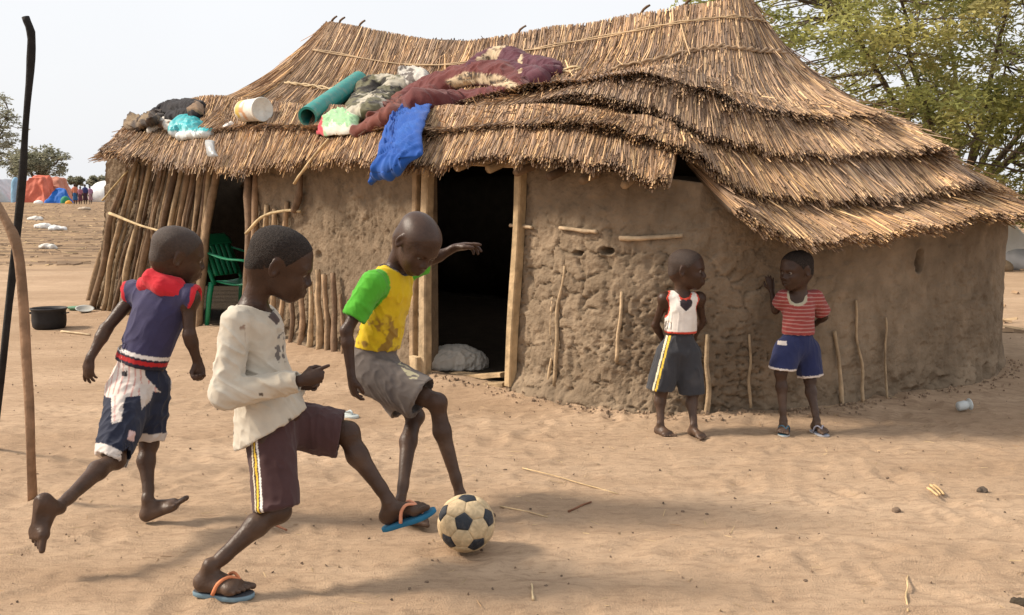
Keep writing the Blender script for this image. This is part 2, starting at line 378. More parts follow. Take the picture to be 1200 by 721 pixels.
    I = np.zeros((len(S), 2, 3)); I[..., :2] = (C + N * (off - thick))[:, None]; I[:, 0, 2] = tp; I[:, 1, 2] = z0
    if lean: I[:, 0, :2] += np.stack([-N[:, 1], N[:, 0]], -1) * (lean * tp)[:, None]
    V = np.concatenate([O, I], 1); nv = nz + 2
    col = np.concatenate([col, np.broadcast_to(MUD2 * 0.35, (len(S), 2, 3))], 1)  # inner skin: mud colour cut down to paint in the room's shade
    Q = grid_faces(len(S), nv)
    i = np.arange(len(S) - 1) * nv; Q = np.concatenate([Q, np.stack([i + nv - 1, i + 2 * nv - 1, i + nv, i], -1)])
    Vf = V.reshape(-1, 3); cf = col.reshape(-1, 3)
    # end caps: strips joining the outer skin to the inner plane
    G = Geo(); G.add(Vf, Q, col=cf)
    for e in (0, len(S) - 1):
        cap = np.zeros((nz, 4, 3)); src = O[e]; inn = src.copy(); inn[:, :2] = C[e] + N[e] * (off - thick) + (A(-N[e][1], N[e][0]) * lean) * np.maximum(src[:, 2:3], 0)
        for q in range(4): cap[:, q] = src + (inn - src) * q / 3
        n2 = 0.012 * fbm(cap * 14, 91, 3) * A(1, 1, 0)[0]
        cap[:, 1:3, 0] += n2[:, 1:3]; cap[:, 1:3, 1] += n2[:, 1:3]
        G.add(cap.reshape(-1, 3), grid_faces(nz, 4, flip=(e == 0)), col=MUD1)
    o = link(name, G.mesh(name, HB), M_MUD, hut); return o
sA0, sA1, sD0, sD1 = sl[iA0], sl[iA1], sl[iD0], sl[iD1]
sEnd = sl[ring_hit(1158)[0]] + 0.5
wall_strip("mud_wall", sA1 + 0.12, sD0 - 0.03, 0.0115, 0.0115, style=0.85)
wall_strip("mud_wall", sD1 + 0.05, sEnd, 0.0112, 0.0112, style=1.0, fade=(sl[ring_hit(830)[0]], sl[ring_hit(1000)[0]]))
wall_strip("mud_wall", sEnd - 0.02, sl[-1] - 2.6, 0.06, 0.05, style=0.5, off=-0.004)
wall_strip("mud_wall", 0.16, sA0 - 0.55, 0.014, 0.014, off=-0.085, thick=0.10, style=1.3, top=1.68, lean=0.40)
# wall above the doorway is only roof poles; floor inside
fl = [RING[i] - RN[i] * 0.10 for i in range(0, NR, 12)]; cen = np.mean(fl, axis=0)
G = Geo(); G.add(np.array([[p[0], p[1], 0.035] for p in fl] + [[cen[0], cen[1], 0.035]]), T=[[i, (i + 1) % len(fl), len(fl)] for i in range(len(fl))], col=MUD2 * .3)  # floor colour lowered too, so the doorway's shade is in the paint
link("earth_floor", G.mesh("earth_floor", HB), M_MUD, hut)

# unseen mud partition, added to keep the lean-to's light out of the room
pa_, pb_ = RING[iA1 + 8] - RN[iA1 + 8] * .1, RING[830] - RN[830] * .1; pn_ = unit(np.append(np.cross(np.append(pb_ - pa_, 0), A(0, 0, 1))[:2], 0))
G = Geo(); G.add(np.array([[*(pa_ if e == 0 else pb_), z] + pn_ * s * .05 for s in (-1, 1) for e in (0, 1) for z in (0, 1.9)]), [[0, 1, 3, 2], [4, 6, 7, 5], [0, 2, 6, 4], [1, 5, 7, 3], [0, 4, 5, 1], [2, 3, 7, 6]], col=MUD2 * .4)  # same darkened inner mud, shade put into its colour
link("added_partition", G.mesh("added_partition", HB, flat=True), M_MUD, hut)
WOODC = np.array([[0.30, 0.20, 0.12], [0.24, 0.155, 0.095], [0.36, 0.25, 0.15], [0.17, 0.11, 0.07], [0.42, 0.30, 0.18]])
def pole_mesh(name, pts, r0, r1, seed=0, col=None, n=8, base=HB, bend=0.02, m=14):
    P = crom(pts, m); L = np.linalg.norm(P[-1] - P[0])
    k = np.linspace(0, 1, m)[:, None]
    P = P + bend * L * np.stack([vnoise(np.concatenate([k * 3, k * 0 + seed, k * 0 + q], 1), seed + q) for q in range(3)], -1) * np.sin(k * math.pi) * A(1, 1, 0.2)
    R = np.linspace(r0, r1, m) * (1 + 0.14 * vnoise(np.concatenate([k * 5, k * 0 + seed * 1.7, k * 0], 1), seed + 5))
    for kn in range(2):
        q = int(_h(np.array([seed]), np.array([kn]), np.array([3]), 5)[0] * (m - 2)) + 1; R[q] *= 1.13
    V, Q, T = tube(P, R, n, rough=0.22, seed=seed)
    c = WOODC[seed % 5] if col is None else np.array(col)
    tone = 1 + 0.30 * fbm(V * A(18, 18, 4), seed, 3)
    G = Geo(); G.add(V, Q, T, col=c * tone[:, None]); return G.mesh(name, base)
def pole(name, pts, r0, r1, seed=0, col=None, parent=hut, **k):
    return link(name, pole_mesh(name, pts, r0, r1, seed, col, **k), M_WOOD, parent)
sd = 0
# poles of the left lean-to wall: (px bottom, py bottom, px top, py top, radius)
for (bx, by, tx, ty, r) in [(108, 362, 148, 205, .034), (121, 366, 158, 200, .026), (131, 370, 168, 262, .022), (141, 372, 176, 196, .03), (150, 374, 172, 272, .02), (157, 376, 190, 196, .032), (168, 378, 200, 205, .026),
                            (176, 380, 206, 196, .034), (186, 383, 214, 200, .028), (194, 384, 222, 194, .03), (203, 386, 226, 205, .022), (211, 388, 236, 194, .032), (220, 390, 244, 198, .026), (225, 391, 248, 192, .030), (232, 393, 256, 196, .036)]:
    sd += 1
    pole("wall_pole", [at_ring(bx, by, 0.03 + 0.03 * (sd % 2)), at_ring((bx + tx) / 2 - 2, (by + ty) / 2, 0.02), at_ring(tx + (tx - bx) * .1, ty - (by - ty) * .1, -0.03)], r * 1.12, r * 0.85, sd, col=WOODC[sd % 5] * .78)
for q, i in enumerate((948, 935, 922, 908)):
    b = np.array([*(RING[i] + RN[i] * .03), -.03]); pole("wall_pole", [b, b + A(.27, .02, .8), b + A(.55, .03, 1.6)], .036, .028, 300 + q)
for (bx, by, tx, ty, r) in [(114, 364, 152, 196, .018), (127, 368, 163, 192, .02), (136, 371, 170, 194, .016), (146, 373, 183, 194, .02), (163, 377, 195, 192, .018), (181, 381, 209, 192, .018), (190, 384, 219, 192, .02), (199, 385, 224, 192, .016), (207, 387, 231, 192, .018), (216, 389, 240, 192, .02)]:
    sd += 1
    pole("wall_pole", [at_ring(bx, by, 0.0), at_ring((bx + tx) / 2 + 3 * (sd % 3 - 1), (by + ty) / 2, -0.01), at_ring(tx, ty, -0.04)], r * 1.1, r * 0.8, sd, col=WOODC[(sd * 2) % 5] * .62, bend=.035)
# poles right of the lean-to opening, some standing clear of the broken mud
for (bx, by, tx, ty, r) in [(286, 396, 292, 200, .045), (296, 398, 300, 196, .035), (307, 400, 313, 240, .028), (318, 402, 322, 245, .026), (326, 404, 336, 236, .024), (340, 406, 342, 325, .024), (352, 408, 353, 318, .028), (363, 411, 364, 330, .022),
                            (374, 413, 372, 316, .030), (383, 416, 380, 322, .026), (392, 419, 390, 320, .027), (401, 421, 399, 345, .018)]:
    sd += 1
    pole("wall_pole", [at_ring(bx, by, 0.055), at_ring((bx + tx) / 2 + 1, (by + ty) / 2, 0.045), at_ring(tx, ty, 0.03)], r, r * 0.8, sd, col=WOODC[(sd * 3) % 5] * 1.1)
pole("wall_pole", [at_ring(345, 248, 0.05), at_ring(350, 225, 0.06), at_ring(352, 205, 0.05)], .03, .025, 77, col=WOODC[3])
# sticks showing through the mud right of the door and along the shaded wall
for (bx, by, tx, ty, r) in [(643, 450, 648, 348, .010), (650, 452, 662, 312, .013), (722, 424, 729, 342, .012), (827, 492, 829, 392, .017), (880, 478, 878, 392, .009), (988, 478, 978, 388, .013), (1012, 474, 1003, 352, .010), (1040, 470, 1038, 372, .008)]:
    sd += 1
    pole("wall_stick", [at_ring(bx, by, 0.030), at_ring((bx + tx) / 2, (by + ty) / 2, 0.020), at_ring(tx, ty, 0.008)], r, r * 0.75, sd, col=A(.40, .29, .18), bend=0.035)
for pts, r in [([(598, 264), (612, 265), (624, 267)], .012), ([(656, 267), (680, 270), (700, 272)], .013), ([(726, 279), (752, 280), (800, 276)], .015)]:
    sd += 1
    pole("wall_stick", [at_ring(x, y, 0.018) for x, y in pts], r, r * .8, sd, col=A(.46, .34, .22), bend=0.03)
pole("tie_stick", [at_ring(128, 250, 0.09), at_ring(160, 262, 0.10), at_ring(190, 272, 0.09)], .014, .012, 91, col=A(.50, .38, .22))
pole("tie_stick", [at_ring(288, 274, 0.14), at_ring(308, 254, 0.12), at_ring(335, 247, 0.08), at_ring(352, 248, 0.03)], .013, .011, 92, col=A(.50, .38, .22), bend=.01)
pole("tie_stick", [at_ring(120, 235, 0.12), at_ring(150, 200, 0.10)], .010, .008, 93, col=A(.40, .30, .16))
pole("loose_reed", [at_ring(345, 215, 0.30), at_ring(362, 190, 0.33), at_ring(385, 163, 0.30)], .012, .009, 94, col=A(.50, .36, .2), bend=.01)
# door frame: rough sawn timber
def board(name, p0, p1, w, d, side, seed, col=(.42, .31, .19), parent=hut, base=HB):
    p0 = np.asarray(p0, float); p1 = np.asarray(p1, float); ax = unit(p1 - p0); sd_ = unit(np.asarray(side, float) - ax * np.dot(side, ax)); dp = np.cross(ax, sd_)
    m = 12; k = np.linspace(0, 1, m); V = []
    for t in k:
        c = p0 + (p1 - p0) * t + sd_ * 0.006 * math.sin(t * 7 + seed)
        ww = w * (1 + 0.05 * math.sin(t * 11 + seed)); b = 0.12 * ww
        for u, v in [(-.5, -.38), (-.38, -.5), (.38, -.5), (.5, -.38), (.5, .38), (.38, .5), (-.38, .5), (-.5, .38)]:
            V.append(c + sd_ * ww * u + dp * d * v)
    V = np.array(V); n = 8
    i = np.arange(m - 1)[:, None] * n; j = np.arange(n)[None]; j2 = (j + 1) % n
    Q = np.stack([i + j, i + j2, i + n + j2, i + n + j], -1).reshape(-1, 4)
    V = np.concatenate([V, [p0, p1]])
    T = [[m * n, (q + 1) % n, q] for q in range(n)] + [[m * n + 1, (m - 1) * n + q, (m - 1) * n + (q + 1) % n] for q in range(n)]
    tone = 1 + 0.28 * fbm(V * A(25, 25, 3) + seed, seed, 3)
    G = Geo(); G.add(V, Q, T, col=np.array(col) * tone[:, None])
    return link(name, G.mesh(name, base, flat=True), M_WOOD, parent)
wdir = np.append(unit(RING[iD1] - RING[iD0]), 0)
board("door_post", at_ring(497, 442, .05), at_ring(501, 192, .02), .075, .07, wdir, 1)
board("door_post", at_ring(484, 440, .05), at_ring(488, 196, .03), .05, .05, wdir, 2, col=(.36, .25, .15))
board("door_post", at_ring(598, 452, .06), at_ring(611, 194, .03), .055, .07, wdir, 3, col=(.46, .33, .19))
board("door_post", at_ring(486, 446, .10), at_ring(487, 418, .10), .08, .05, wdir, 4, col=(.48, .36, .22))
board("lintel", at_ring(484, 190, -.02), at_ring(628, 190, -.02), .06, .08, (0, 0, 1), 5, col=(.33, .23, .14))
board("threshold", at_ring(500, 452, .0), at_ring(596, 452, .0), .05, .12, (0, 0, 1), 6, col=(.34, .24, .14))
board("threshold", at_ring(528, 440, -.16), at_ring(592, 440, -.16), .035, .10, (0, 0, 1), 7, col=(.44, .31, .18))
# rafters under the eaves, on the wall top
for q, px in enumerate([318, 352, 396, 436, 478, 520, 556, 596, 628, 664, 700, 742]):
    i, p = ring_hit(px); z = float(wall_top(i))
    a = np.array([*(RING[i] + RN[i] * 0.16), z - 0.07]); b = np.array([*(RING[i] - RN[i] * 0.9), z + 0.27])
    pole("rafter", [a, (a + b) / 2, b], .028, .024, 120 + q, col=WOODC[(q * 2) % 5] * .8, n=6, m=8)

# ------------------------------------------------------------------ thatch tiers
STRAWC = np.array([[0.41, 0.243, 0.122], [0.32, 0.186, 0.097], [0.54, 0.32, 0.148], [0.225, 0.130, 0.073], [0.36, 0.228, 0.137], [0.72, 0.45, 0.20]])
def thatch(stations, sag, n_straw, thick=(0.03, 0.05), length=(0.35, 0.7), seed=1, ragged=0.032, rad=0.0042, tone=1.0, edge_frac=0.30, name="thatch_tier", nu=90, kick=0.012, drop=0.0, above=None, gap=.058):
    g = np.random.default_rng(seed)
    U = np.array([spec(s[0]) for s in stations]); L = np.array([spec(s[1]) for s in stations])
    if above is not None:                 # steepen each course so that it runs up just beneath the edge of the one above
        zn = U[:, 2].copy()
        for q in range(len(U)):
            if stations[q][0][0] == 'w': continue
            d2 = U[q, :2] - L[q, :2]; ap = above[:, :2] - L[q, :2]; tt = ap @ d2 / d2.dot(d2); dist = np.linalg.norm(ap - tt[:, None] * d2, axis=1) + 9 * (tt < .2) + .05 * np.abs(tt - .6)
            j = np.argmin(dist); t_ = float(np.clip(tt[j], .35, 1.0)); zn[q] = L[q, 2] + (above[j, 2] - gap - L[q, 2]) / t_
        zs = np.convolve(np.pad(zn, 1, mode='edge'), [.25, .5, .25], mode='valid'); w_ = np.array([s[0][0] != 'w' for s in stations]); U[w_, 2] = zs[w_]
    m = len(U)
    Us = crom(U, nu); Ls = crom(L, nu); nv = 16
    cdist = np.concatenate([[0], np.cumsum(np.linalg.norm(np.diff(Ls, axis=0), axis=1))]); width = cdist[-1]
    wob = 0.03 * fbm(np.stack([cdist * 3, 0 * cdist, 0 * cdist + seed], -1), seed, 3)
    def surf(s, v):                      # s,v arrays 0..1
        x = np.clip(s, 0, 1) * (nu - 1); i = np.minimum(x.astype(int), nu - 2); f = (x - i)[..., None]
        u = Us[i] * (1 - f) + Us[i + 1] * f; l = Ls[i] * (1 - f) + Ls[i + 1] * f
        w = (wob[i] * (1 - f[..., 0]) + wob[i + 1] * f[..., 0])
        vv = (v * (1 + w * v))[..., None]
        p = u + (l - u) * vv
        p[..., 2] -= sag * 4 * (v * (1 - np.minimum(v, 1)))
        p[..., 2] += kick * np.clip(v, 0, 1.05) ** 5
        p[..., 2] += 0.018 * fbm(np.stack([s * width * 2.4, v * 2.2, 0 * s + seed], -1), seed + 3, 2) * np.minimum(1, 4 * (1 - np.abs(2 * v - 1) * .6))
        return p
    SS, VV = np.meshgrid(np.linspace(0, 1, nu), np.linspace(0, 1, nv), indexing='ij')
    P = surf(SS, VV)
    du = np.gradient(P, axis=0); dv = np.gradient(P, axis=1)
    N = np.cross(dv, du); N /= np.linalg.norm(N, axis=-1)[..., None] + 1e-9
    if N[..., 2].mean() < 0: N = -N
    def nrm(s, v):
        a = np.clip((s * (nu - 1)).round().astype(int), 0, nu - 1); b = np.clip((v * (nv - 1)).round().astype(int), 0, nv - 1); return N[a, b]
    P = surf(SS, VV * 0.90)
    th = (thick[0] + (thick[1] - thick[0]) * VV)[..., None]
    top = P - N * 0.014; bot = P - N * th * .9
    bot[:, -1] -= 0 ; G = Geo()
    body = np.concatenate([top, bot[:, ::-1]], 1); nb = 2 * nv
    Q = grid_faces(nu, nb); i = np.arange(nu - 1) * nb; Q = np.concatenate([Q, np.stack([i + nb - 1, i + 2 * nb - 1, i + nb, i], -1)])
    capA = [[k, k + 1, nb - 2 - k, nb - 1 - k] for k in range(nv - 1)]; o = (nu - 1) * nb; capB = [[o + a for a in c[::-1]] for c in capA]
    Q = np.concatenate([Q, capA, capB])
    bc = np.tile(A(.09, .06, .036) * tone, (body.size // 3, 1)) * (1 + .25 * fbm(body.reshape(-1, 3) * 14, seed, 2))[:, None]  # body sheet far darker than the stalks: shade between straws in its colour
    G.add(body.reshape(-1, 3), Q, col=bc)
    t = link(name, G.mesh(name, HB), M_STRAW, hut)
    # straw: three-sided stalks laid down the slope, ends bristling at the lower edge
    n_e = int(n_straw * edge_frac); n = n_straw
    s = g.random(n); fall = np.linalg.norm(surf(s, np.ones(n)) - surf(s, np.zeros(n)), axis=1)
    Ln = g.uniform(*length, n) / np.maximum(fall, 0.2)
    v1 = g.random(n) ** 0.8 * 1.02; v1[:n_e] = 1.0 + (g.normal(0, ragged, n_e) * 0.8 - 0.01)
    lump = 0.05 * vnoise(np.stack([s * width * 9, 0 * s, 0 * s + seed], -1), seed + 9) + 0.035 * vnoise(np.stack([s * width * 31, 0 * s, 0 * s + seed], -1), seed + 11)
    v1 = np.minimum(v1, 1.0 + g.normal(0.0, ragged, n)) + lump * (v1 > .85)
    v0 = np.maximum(v1 - Ln, 0.0)
    ds = (g.normal(0, 0.022, n) + 0.03 * vnoise(np.stack([s * width * 1.5, v1 * 2, 0 * s], -1), seed + 4)) / width * (v1 - v0) * fall * 2.2
    off0 = g.uniform(-0.012, 0.012, n); off1 = g.uniform(-0.006, 0.026, n)
    off1[:n_e] = 0.022 - (thick[1] + .01) * g.random(n_e) ** 1.3; off0[:n_e] = off1[:n_e] * 0.6 - .004
    stray = g.random(n) < 0.012; off1[stray] += g.uniform(.01, .07, stray.sum()); ds[stray] *= 3
    pts = []
    for q in (0, 0.5, 1.0):
        vq = v0 + (v1 - v0) * q; sq = s + ds * q
        p = surf(sq, vq) + nrm(sq, vq) * (off0 + (off1 - off0) * q ** 1.6)[:, None]
        pts.append(p)
    droop = np.maximum(v1 - 1, 0) * fall * 0.35; pts[2][:, 2] -= droop
    R = g.uniform(0.7, 1.35, n) * rad
    d = pts[2] - pts[0]; d /= np.linalg.norm(d, axis=1)[:, None] + 1e-9
    nn = nrm(s, np.minimum(v1, 1)); sx = np.cross(d, nn); sx /= np.linalg.norm(sx, axis=1)[:, None] + 1e-9; nn = np.cross(sx, d)
    ang = g.random(n) * 2.1
    Vs = np.zeros((n, 3, 3, 3))
    for q in range(3):
        for a in range(3):
            an = ang + a * 2 * math.pi / 3
            Vs[:, q, a] = pts[q] + (np.cos(an) * R * (1, 1, .7)[q])[:, None] * sx + (np.sin(an) * R * (1, 1, .7)[q])[:, None] * nn
    b0 = np.arange(n)[:, None] * 9
    Q = np.concatenate([np.stack([b0[:, 0] + r * 3 + a, b0[:, 0] + r * 3 + (a + 1) % 3, b0[:, 0] + r * 3 + 3 + (a + 1) % 3, b0[:, 0] + r * 3 + 3 + a], -1) for r in (0, 1) for a in range(3)])
    T = np.stack([b0[:, 0] + 6, b0[:, 0] + 7, b0[:, 0] + 8], -1)
    pal = np.array([0, 0, 1, 1, 2, 2, 3, 3, 4, 4, 5, 5]); c = STRAWC[pal[g.integers(0, len(pal), n)]] * g.uniform(.65, 1.3, n)[:, None] * tone
    c = c * (1 + 0.22 * fbm(pts[1] * 2.2, seed + 1, 3))[:, None]
    grey = np.clip(0.45 + 0.7 * fbm(pts[1] * 1.3, seed + 2, 3), 0, .8)[:, None]
    c = c * (1 - grey * 0.35) + c.mean(1, keepdims=True) * grey * 0.35
    me = mkmesh("straw", Vs.reshape(-1, 3) - HB, [Q], np.repeat(c, 9, 0), flat=True)
    so = link("straw", me, M_STRAW, t); tag(so, kind="stuff")
    return surf, nrm, Ls
O = lambda x, y, o: ('o', x, y, o)
Yd = lambda x, y, d: ('y', x, y, d)
W = lambda x, y, z: ('w', x, y, z)
RIDGE = [Yd(386, 27, 11.0), Yd(402, 29, 10.9), Yd(450, 36, 10.5), Yd(520, 47, 10.0), Yd(580, 43, 9.6), Yd(640, 34, 9.2), Yd(700, 24, 8.8), Yd(760, 14, 8.45), Yd(815, 6, 8.15), Yd(845, 1, 8.0), Yd(862, -2, 7.98), Yd(872, -1, 8.05), Yd(878, 1, 8.2), Yd(880, 3, 8.4)]
LOW1 = [O(272, 128, -.25), O(310, 140, -.25), O(380, 142, -.3), O(455, 138, -.35), O(540, 120, -.4), O(610, 106, -.4), O(660, 99, -.4), O(740, 89, -.4), O(790, 97, -.4), O(839, 112, -.4), O(883, 128, -.4), O(941, 140, -.4), O(990, 143, -.4), O(1036, 140, -.45)]
T1 = list(zip(RIDGE, LOW1)) + [(W(1.98, 8.75, 2.75), W(3.3, 8.6, 1.85)), (W(1.9, 8.95, 2.74), W(2.95, 9.3, 1.8))]
thT1, nT1, E1 = thatch(T1, 0.16, 20000, seed=1, length=(.4, .85), nu=120, ragged=.04)
T2 = [(O(560, 112, -.5), O(520, 148, -.15)), (O(610, 98, -.55), O(580, 132, -.2)), (O(675, 92, -.6), O(660, 118, -.2)), (O(738, 82, -.6), O(724, 122, -.2)), (O(785, 85, -.6), O(772, 137, -.18)), (O(815, 95, -.6), O(813, 157, -.16)), (O(845, 102, -.6), O(858, 170, -.15)), (O(875, 110, -.6), O(902, 182, -.13)),
      (O(920, 118, -.65), O(960, 188, -.12)), (O(955, 124, -.65), O(1010, 186, -.12)), (O(990, 130, -.7), O(1065, 182, -.12)), (W(2.85, 8.0, 1.92), O(1112, 178, -.15)), (W(2.9, 8.5, 1.9), W(3.62, 8.55, 1.52)), (W(2.7, 9.1, 1.85), W(3.35, 9.3, 1.5))]
thT2, nT2, E2 = thatch(T2, 0.0, 13500, seed=2, length=(.4, .8), nu=110, above=E1)
T3 = [(O(268, 122, -.5), O(232, 154, -.02)), (O(320, 128, -.55), O(290, 152, -.02)), (O(390, 132, -.5), O(360, 152, .02)), (O(470, 136, -.4), O(440, 155, .05)), (O(540, 132, -.35), O(510, 156, .1)), (O(610, 122, -.35), O(590, 150, .1)), (O(675, 110, -.4), O(660, 150, .1)), (O(728, 112, -.4), O(714, 156, .1)), (O(778, 125, -.38), O(772, 170, .12)),
      (O(812, 142, -.36), O(815, 186, .14)), (O(845, 155, -.36), O(868, 226, .14)), (O(880, 165, -.36), O(931, 238, .14)), (O(930, 170, -.36), O(990, 241, .14)), (O(975, 172, -.38), O(1040, 242, .14)), (O(1030, 168, -.42), O(1093, 232, .14)), (O(1080, 166, -.45), O(1151, 221, .12)), (W(3.3, 8.2, 1.62), W(3.95, 8.1, 1.28)), (W(3.2, 8.7, 1.62), W(3.95, 8.9, 1.3)), (W(2.9, 9.3, 1.62), W(3.4, 9.8, 1.32))]
thT3, nT3, E3 = thatch(T3, 0.0, 17500, seed=3, length=(.38, .78), nu=140, above=np.concatenate([E1[:int(.42 * len(E1))], E2]))
T4 = [(O(150, 150, -.75), O(113, 182, .32)), (O(190, 140, -.7), O(150, 187, .34)), (O(235, 140, -.6), O(205, 199, .32)), (O(290, 142, -.45), O(262, 201, .32)), (O(355, 148, -.35), O(325, 196, .3)), (O(420, 152, -.3), O(392, 192, .3)), (O(480, 154, -.25), O(455, 193, .32)), (O(535, 150, -.22), O(510, 196, .33)), (O(600, 146, -.2), O(580, 193, .34)), (O(665, 143, -.2), O(645, 191, .34)), (O(725, 150, -.2), O(712, 202, .36)), (O(780, 164, -.18), O(770, 218, .38)), (O(796, 172, -.2), O(786, 208, .34))]
thT4, nT4, E4 = thatch(T4, 0.0, 16500, seed=4, length=(.36, .72), nu=130, ragged=.035, above=E3)
T5 = [(O(805, 168, -.18), O(866, 250, .34)), (O(838, 190, -.18), O(905, 274, .38)), (O(872, 215, -.15), O(958, 291, .40)), (O(920, 222, -.15), O(1005, 284, .40)), (O(975, 226, -.15), O(1055, 276, .40)), (O(1030, 226, -.15), O(1108, 268, .40)), (O(1085, 216, -.18), O(1165, 257, .38)), (O(1130, 208, -.22), O(1212, 256, .36)), (W(3.62, 8.0, 1.40), W(4.25, 8.1, 1.08)), (W(3.6, 8.8, 1.42), W(4.25, 9.1, 1.12)), (W(3.1, 9.6, 1.42), W(3.55, 10.2, 1.16))]
thT5, nT5, E5 = thatch(T5, 0.0, 14500, seed=5, length=(.36, .75), nu=120, ragged=.035, above=E3)
# short tier capping the left end of the roof, then the hidden back slope
TL = [(W(-3.2, 12.6, 2.2), O(128, 178, .36)), (W(-3.3, 13.0, 2.2), W(-5.15, 12.9, 1.78)), (W(-3.1, 13.4, 2.2), W(-5.1, 13.9, 1.75)), (W(-2.9, 13.5, 2.2), W(-4.7, 15.0, 1.72))]
thatch(TL, 0.03, 2500, seed=6, nu=40)
TLE = [(Yd(391, 27, 11.0), O(276, 124, -.25)), (W(-1.98, 11.25, 3.13), W(-3.55, 12.1, 2.32)), (W(-1.9, 11.5, 3.1), W(-3.2, 13.0, 2.25)), (W(-1.75, 11.6, 3.1), W(-2.4, 13.6, 2.1))]
thatch(TLE, 0.14, 2500, seed=7, nu=40, length=(.5, 1.0))
bk = [RING[i] + RN[i] * .35 for i in (ring_hit(1158)[0] + 95, 640, 700, 760, 820, 860)]
rg = [W(1.85, 8.9, 2.74), W(1.4, 9.2, 2.76), W(.6, 9.8, 2.78), W(-.4, 10.5, 2.85), W(-1.3, 11.2, 3.0), W(-1.9, 11.5, 3.1)]
thatch([(r, W(p[0], p[1], 1.3)) for r, p in zip(rg, bk)], 0.15, 2500, seed=8, nu=60, length=(.4, .8), rad=.007)
# binding cords laid over the roof
def cord(px_pts, surf_tier, r, seed, col=(.42, .30, .17), strands=2):
    pts = np.array([spec(p) for p in px_pts]); P = crom(pts, 60)
    G = Geo()
    for k in range(strands):
        ph = k * 3.14; t = np.linspace(0, 1, 60)
        q = P + np.stack([0 * t, 0 * t, r * 1.0 * np.sin(t * 60 + ph)], -1) + np.stack([r * np.cos(t * 60 + ph), 0 * t, 0 * t], -1) + 0.01 * vnoise(np.stack([t * 25, 0 * t + k, 0 * t + seed], -1), seed)[:, None]
        V, Q, T = tube(q, r, 5); G.add(V, Q, T, col=np.array(col) * (1 + .3 * vnoise(V * 20, seed))[:, None])
    link("binding_cord", G.mesh("binding_cord", HB), M_STRAW, hut)
def on1(s, v, lift=.03):                   # a point on the top tier
    s = np.array([s]); v = np.array([v]); return W(*(thT1(s, v)[0] + nT1(s, v)[0] * lift))
cord([on1(s, v) for s, v in [(.02, .52), (.1, .52), (.2, .55), (.3, .52), (.40, .52)]], 0, .010, 1, col=(.5, .37, .21))
cord([on1(s, v) for s, v in [(.44, .62), (.48, .55), (.54, .40), (.60, .36), (.66, .34), (.72, .33), (.80, .33), (.88, .35)]], 0, .011, 2, col=(.33, .22, .13))
cord([on1(s, v) for s, v in [(.02, .22), (.2, .22), (.35, .2), (.5, .16), (.62, .13), (.70, .13), (.8, .13), (.9, .14)]], 0, .006, 3, col=(.40, .28, .16))
# ridge tuft: small knots along the ridge
for q, s in enumerate([.02, .06, .1, .3, .46, .52, .6]):
    p = thT1(np.array([s]), np.array([0.0]))[0]
    pole("ridge_peg", [p + A(-.05, .03, -.05), p + A(0, 0, .03), p + A(.05, -.02, .06)], .013, .009, 200 + q, col=A(.16, .10, .06), n=5, m=5)

# ------------------------------------------------------------------ bodies: smooth blended volumes turned into one skin each
def cone(a, b, r1, r2, k=0.015, wide=None, q=1.0, op='add'):
    a = np.asarray(a, float); b = np.asarray(b, float); r = max(r1, r2)
    return dict(t='cone', a=a, b=b, r1=r1, r2=r2, k=k, wide=wide, q=q, op=op, lo=np.minimum(a, b) - r, hi=np.maximum(a, b) + r)
def ell(c, rad, R=None, k=0.015, op='add'):
    c = np.asarray(c, float); rad = np.asarray(rad, float); m = rad.max()
    return dict(t='ell', c=c, rad=rad, R=np.eye(3) if R is None else R, k=k, op=op, lo=c - m, hi=c + m)
def ball(c, r, k=0.015, op='add'): return ell(c, (r, r, r), None, k, op)
def cut(p, n): return dict(t='cut', p=np.asarray(p, float), n=unit(n), op='cut')
def grp(prims, k=0.01, op='add'):
    ad = [p for p in prims if p['op'] == 'add']
    return dict(t='grp', prims=prims, k=k, op=op, lo=np.min([p['lo'] for p in ad], 0) - .01, hi=np.max([p['hi'] for p in ad], 0) + .01)
def _dist(p, P):
    if p['t'] == 'cone':
        ba = p['b'] - p['a']; pa = P - p['a'].astype(np.float32); h = np.clip((pa @ ba.astype(np.float32)) / max(ba.dot(ba), 1e-9), 0, 1)
        w = pa - h[..., None] * ba.astype(np.float32)
        sc = 1
        if p['wide'] is not None:
            dep = unit(np.cross(unit(ba), p['wide'])).astype(np.float32); w = w + ((w @ dep) * (1 / p['q'] - 1))[..., None] * dep; sc = 0.5 + 0.5 * p['q']
        return (np.sqrt((w * w).sum(-1)) - (p['r1'] + (p['r2'] - p['r1']) * h)) * sc
    L = (P - p['c'].astype(np.float32)) @ p['R'].astype(np.float32)
    k0 = np.sqrt(((L / p['rad'].astype(np.float32)) ** 2).sum(-1)); k1 = np.sqrt(((L / (p['rad'] ** 2).astype(np.float32)) ** 2).sum(-1)) + 1e-6
    return k0 * (k0 - 1) / k1
